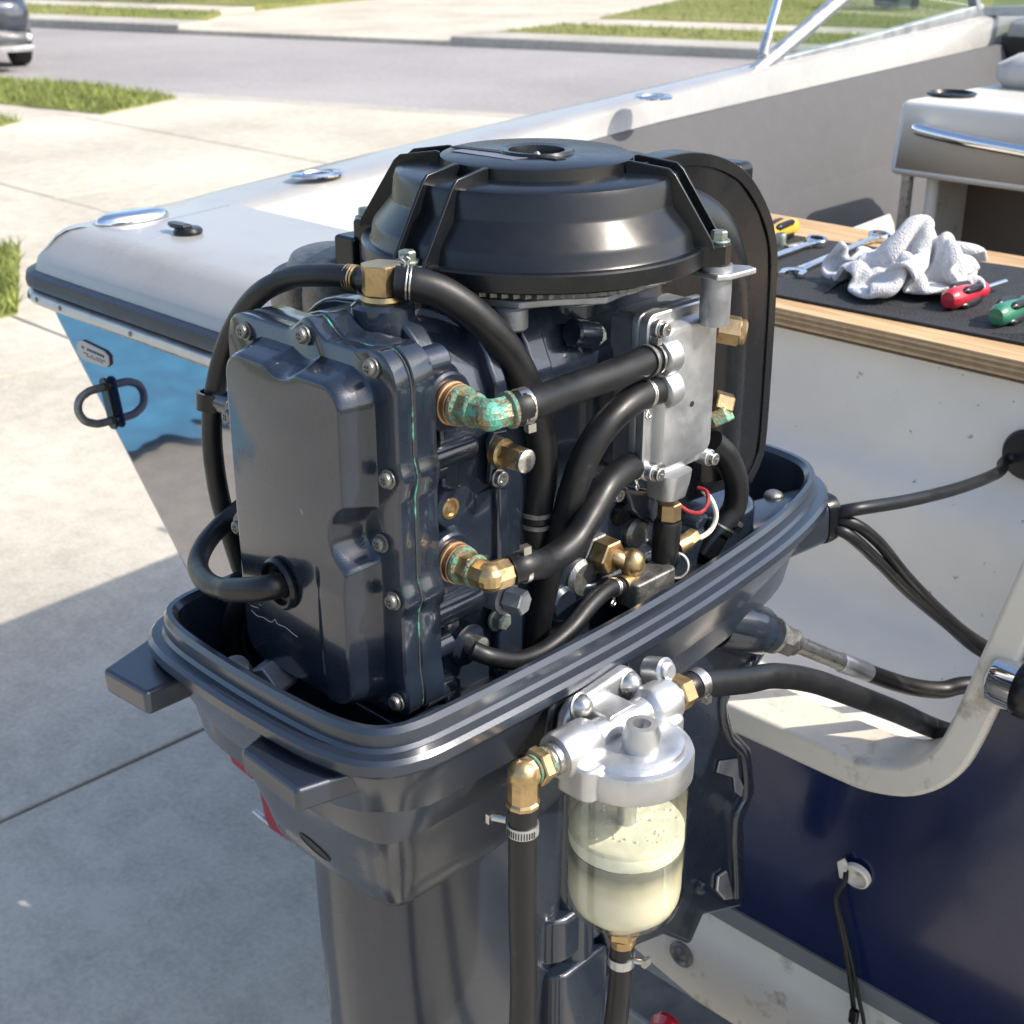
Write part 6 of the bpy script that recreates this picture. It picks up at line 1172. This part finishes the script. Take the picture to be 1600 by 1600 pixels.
' 99 25 -162 96 50 -146 87 34 -124 84 24 -100 89 29 -83 96 48 -59 98 57 -39 104 75 -59 123 81 -46 113 103 -38 136 116 -15 134 127 -3 152 115 14 130 117 3 148 102 18 158 85 21 133 77 26 144 55 27 161 36 49 163 24 74 168 14'
' 91 166 32 114 173 19 137 165 27 164 157 34 168 150 59 193 157 61 192 126 48 205 108 62 207 140 47 219 156 34 241 164 54 247 138 48 -333 121 28 -311 117 17 -292 122 36 -278 117 15 -252 118 16 -238 114 37 -217 104 18 -201'
' 112 38 -193 90 28 -176 111 34 -151 108 21 -127 110 19 -102 113 23 -79 118 33 -62 123 52 -45 129 71 -40 134 95 -58 137 115 -52 122 140 -40 143 126 -17 136 138 6 145 144 14 163 122 23 143 107 37 149 90 41 163 70 38 180 52'
' 53 189 33 78 186 30 104 187 24 122 184 41 148 188 30 169 180 42 185 169 64 180 144 80 201 152 64 194 124 76 217 148 70 234 148 54 218 162 73 247 163 64 -322 132 48 -319 139 23 -296 132 13 -270 141 13 -252 136 33 -236 12'
'3 11 -222 123 30 -208 114 10 -190 115 28 -170 114 11 -155 135 18 -131 135 17 -105 138 17 -83 143 29 -63 147 45 -52 153 68 -41 159 89 -35 150 111 -53 151 129 -40 156 154 -20 140 160 0 157 163 20 151 145 34 160 126 43 169 '
'105 52 181 84 50 198 66 58 212 46 82 211 38 107 213 28 131 210 39 136 190 53 162 190 65 160 164 62 175 170 83 198 166 87 215 144 80 228 127 61 248 136 76 231 150 92 255 160 87 -334 151 36 -310 162 31 -300 137 38 -280 158'
' 29 -258 156 14 -235 155 8 -209 140 12 -202 126 31 -191 134 8 -181 125 32 -158 131 42 -135 129 42 -114 120 36 -99 138 49 -82 142 65 -76 166 74 -67 156 95 -59 155 119 -49 177 128 -25 174 141 -20 149 135 -12 172 142 12 177'
' 149 34 182 137 36 193 114 44 205 94 62 216 81 73 226 61 83 237 40 100 221 51 116 204 58 139 205 73 151 187 87 150 162 84 169 147 91 195 143 104 199 124 85 221 115 84 227 138 97 245 121 79 267 132 78 -322 173 31 -309 170'
' 55 -283 161 41 -259 148 41 -247 173 31 -238 151 36 -214 166 34 -221 145 21 -196 159 26 -176 149 12 -155 152 20 -132 153 29 -112 148 43 -121 139 66 -101 138 83 -84 152 95 -82 174 109 -61 182 119 -41 176 103 -17 177 116 -'
'23 156 108 -1 167 118 0 190 130 20 196 120 35 216 125 53 223 108 54 238 88 67 248 70 91 244 63 115 240 55 109 223 73 119 207 89 131 187 103 147 167 108 162 148 115 180 130 117 200 112 108 220 100 100 234 111 83 252 110 1'
'02 273 125 101 -322 182 56 -296 193 53 -271 183 45 -260 162 62 -241 152 44 -218 155 48 -225 143 30 -196 156 40 -174 138 36 -188 162 35 -164 163 43 -143 167 48 -133 146 57 -118 167 64 -94 162 70 -101 173 93 -80 186 85 -68'
' 200 106 -43 201 101 -32 179 93 -17 160 84 2 176 95 -8 197 107 6 217 114 27 226 103 42 246 110 64 256 104 80 263 87 97 268 69 106 246 78 130 239 75 135 226 97 150 207 104 165 188 111 182 169 116 197 149 123 215 131 121 2'
'34 110 121 248 97 104 264 93 85 265 117 75 -312 163 71 -290 183 78 -262 174 73 -235 174 61 -216 155 60 -221 130 50 -200 132 39 -203 144 64 -191 121 47 -184 143 58 -178 173 62 -156 169 71 -146 146 81 -127 159 88 -114 178 '
'76 -91 188 75 -90 207 95 -68 220 89 -48 207 77 -41 183 70 -16 175 64 4 188 74 10 206 91 -6 228 96 12 247 96 31 262 92 52 275 91 74 288 89 97 280 93 116 264 95 138 252 95 158 236 96 167 214 86 184 203 99 199 179 101 215 1'
'68 116 229 147 107 249 136 118 265 114 116 281 97 104 288 113 86 -292 146 84 -272 161 76 -251 174 98 -253 156 74 -229 145 88 -209 151 72 -218 127 57 -200 114 50 -171 110 56 -161 131 61 -181 152 50 -163 148 69 -161 170 83'
' -141 180 92 -119 187 99 -115 195 75 -105 221 79 -81 220 67 -66 199 62 -41 198 51 -17 189 44 -11 206 65 13 214 67 -6 233 71 21 237 74 32 258 67 54 269 65 76 283 64 101 284 67 125 279 74 146 266 75 168 254 77 185 235 84 2'
'02 217 89 218 198 92 221 172 90 244 170 103 260 149 99 280 138 109 298 119 108 308 98 95 -286 161 108 -271 142 96 -248 152 116 -230 141 98 -228 119 81 -227 134 59 -217 114 75 -197 93 63 -200 120 60 -181 121 78 -194 150 7'
'4 -180 168 82 -160 159 105 -152 180 114 -142 198 95 -132 214 78 -112 206 61 -91 216 44 -68 204 36 -48 189 28 -34 208 39 -17 227 51 0 208 46 15 225 57 25 250 52 50 246 53 55 267 39 80 269 41 105 275 43 122 261 55 146 262 '
'49 168 249 51 189 236 57 201 213 63 223 203 66 231 177 67 254 172 78 276 170 91 295 153 96 313 136 94 313 115 77 -282 147 129 -253 139 121 -226 133 112 -234 114 93 -246 139 90 -251 130 68 -241 108 66 -214 95 84 -212 125 '
'84 -194 114 99 -177 130 84 -169 148 97 -187 162 114 -174 183 99 -159 190 78 -148 207 60 -128 210 42 -106 198 33 -82 196 17 -58 209 16 -36 223 19 -15 209 32 6 224 24 17 244 37 37 228 42 49 246 27 74 248 33 84 261 14 96 25'
'1 36 119 242 36 142 247 27 158 230 39 181 219 39 206 220 36 222 197 41 244 184 46 263 190 62 278 167 66 296 150 70 321 146 73 335 125 69 -253 148 133 -246 122 140 -255 128 113 -228 120 116 -256 117 102 -273 121 80 -251 1'
'14 88 -240 96 68 -221 98 92 -213 125 88 -198 140 97 -180 127 106 -190 150 92 -193 177 83 -177 186 61 -157 191 41 -138 195 22 -117 206 12 -92 221 18 -69 229 31 -45 223 46 -27 233 28 -8 245 12 15 234 14 40 222 12 54 220 32'
' 66 233 12 91 236 13 111 251 12 114 226 14 136 223 28 156 225 12 181 222 13 204 207 14 230 203 18 250 206 34 271 189 38 280 164 42 300 149 46 325 152 49 335 128 44')
def terry():
    m = mat('white_terry', (.56, .555, .565), .95, 0, 0, .06, 40, 0, 300, sheen=.3)
    n = m.node_tree.nodes; l = m.node_tree.links; b = n['Principled BSDF']; tc = n.new('ShaderNodeTexCoord')
    v = n.new('ShaderNodeTexVoronoi'); v.inputs['Scale'].default_value = 430; l.new(tc.outputs['Object'], v.inputs['Vector'])
    bp_ = n.new('ShaderNodeBump'); bp_.inputs['Strength'].default_value = .8; bp_.inputs['Distance'].default_value = .0024; l.new(v.outputs['Distance'], bp_.inputs['Height']); l.new(bp_.outputs[0], b.inputs['Normal'])
    return m
tv = [int(q_) for q_ in TOWEL.split()]
base = az(1428, 452, MZ); rz = Matrix.Rotation(CAM_AZ + R(4), 3, 'Z')
tg_ = [base + rz @ Vector((tv[i] / 2000 * .80, tv[i + 1] / 2000 * .80, tv[i + 2] / 2000 * .96 + .0015)) for i in range(0, len(tv), 3)]
k = 41
to = make('towel', (tg_, [(j * k + i, j * k + i + 1, j * k + k + i + 1, j * k + k + i) for j in range(k - 1) for i in range(k - 1)]), terry(), None, smooth=180, solid=.008, sub=2)
smo = to.modifiers.new('soften', 'SMOOTH'); smo.factor = .5; smo.iterations = 4; to.modifiers.move(2, 0)
tag(to, 'crumpled white terry towel heaped on the rubber mat', 'towel')
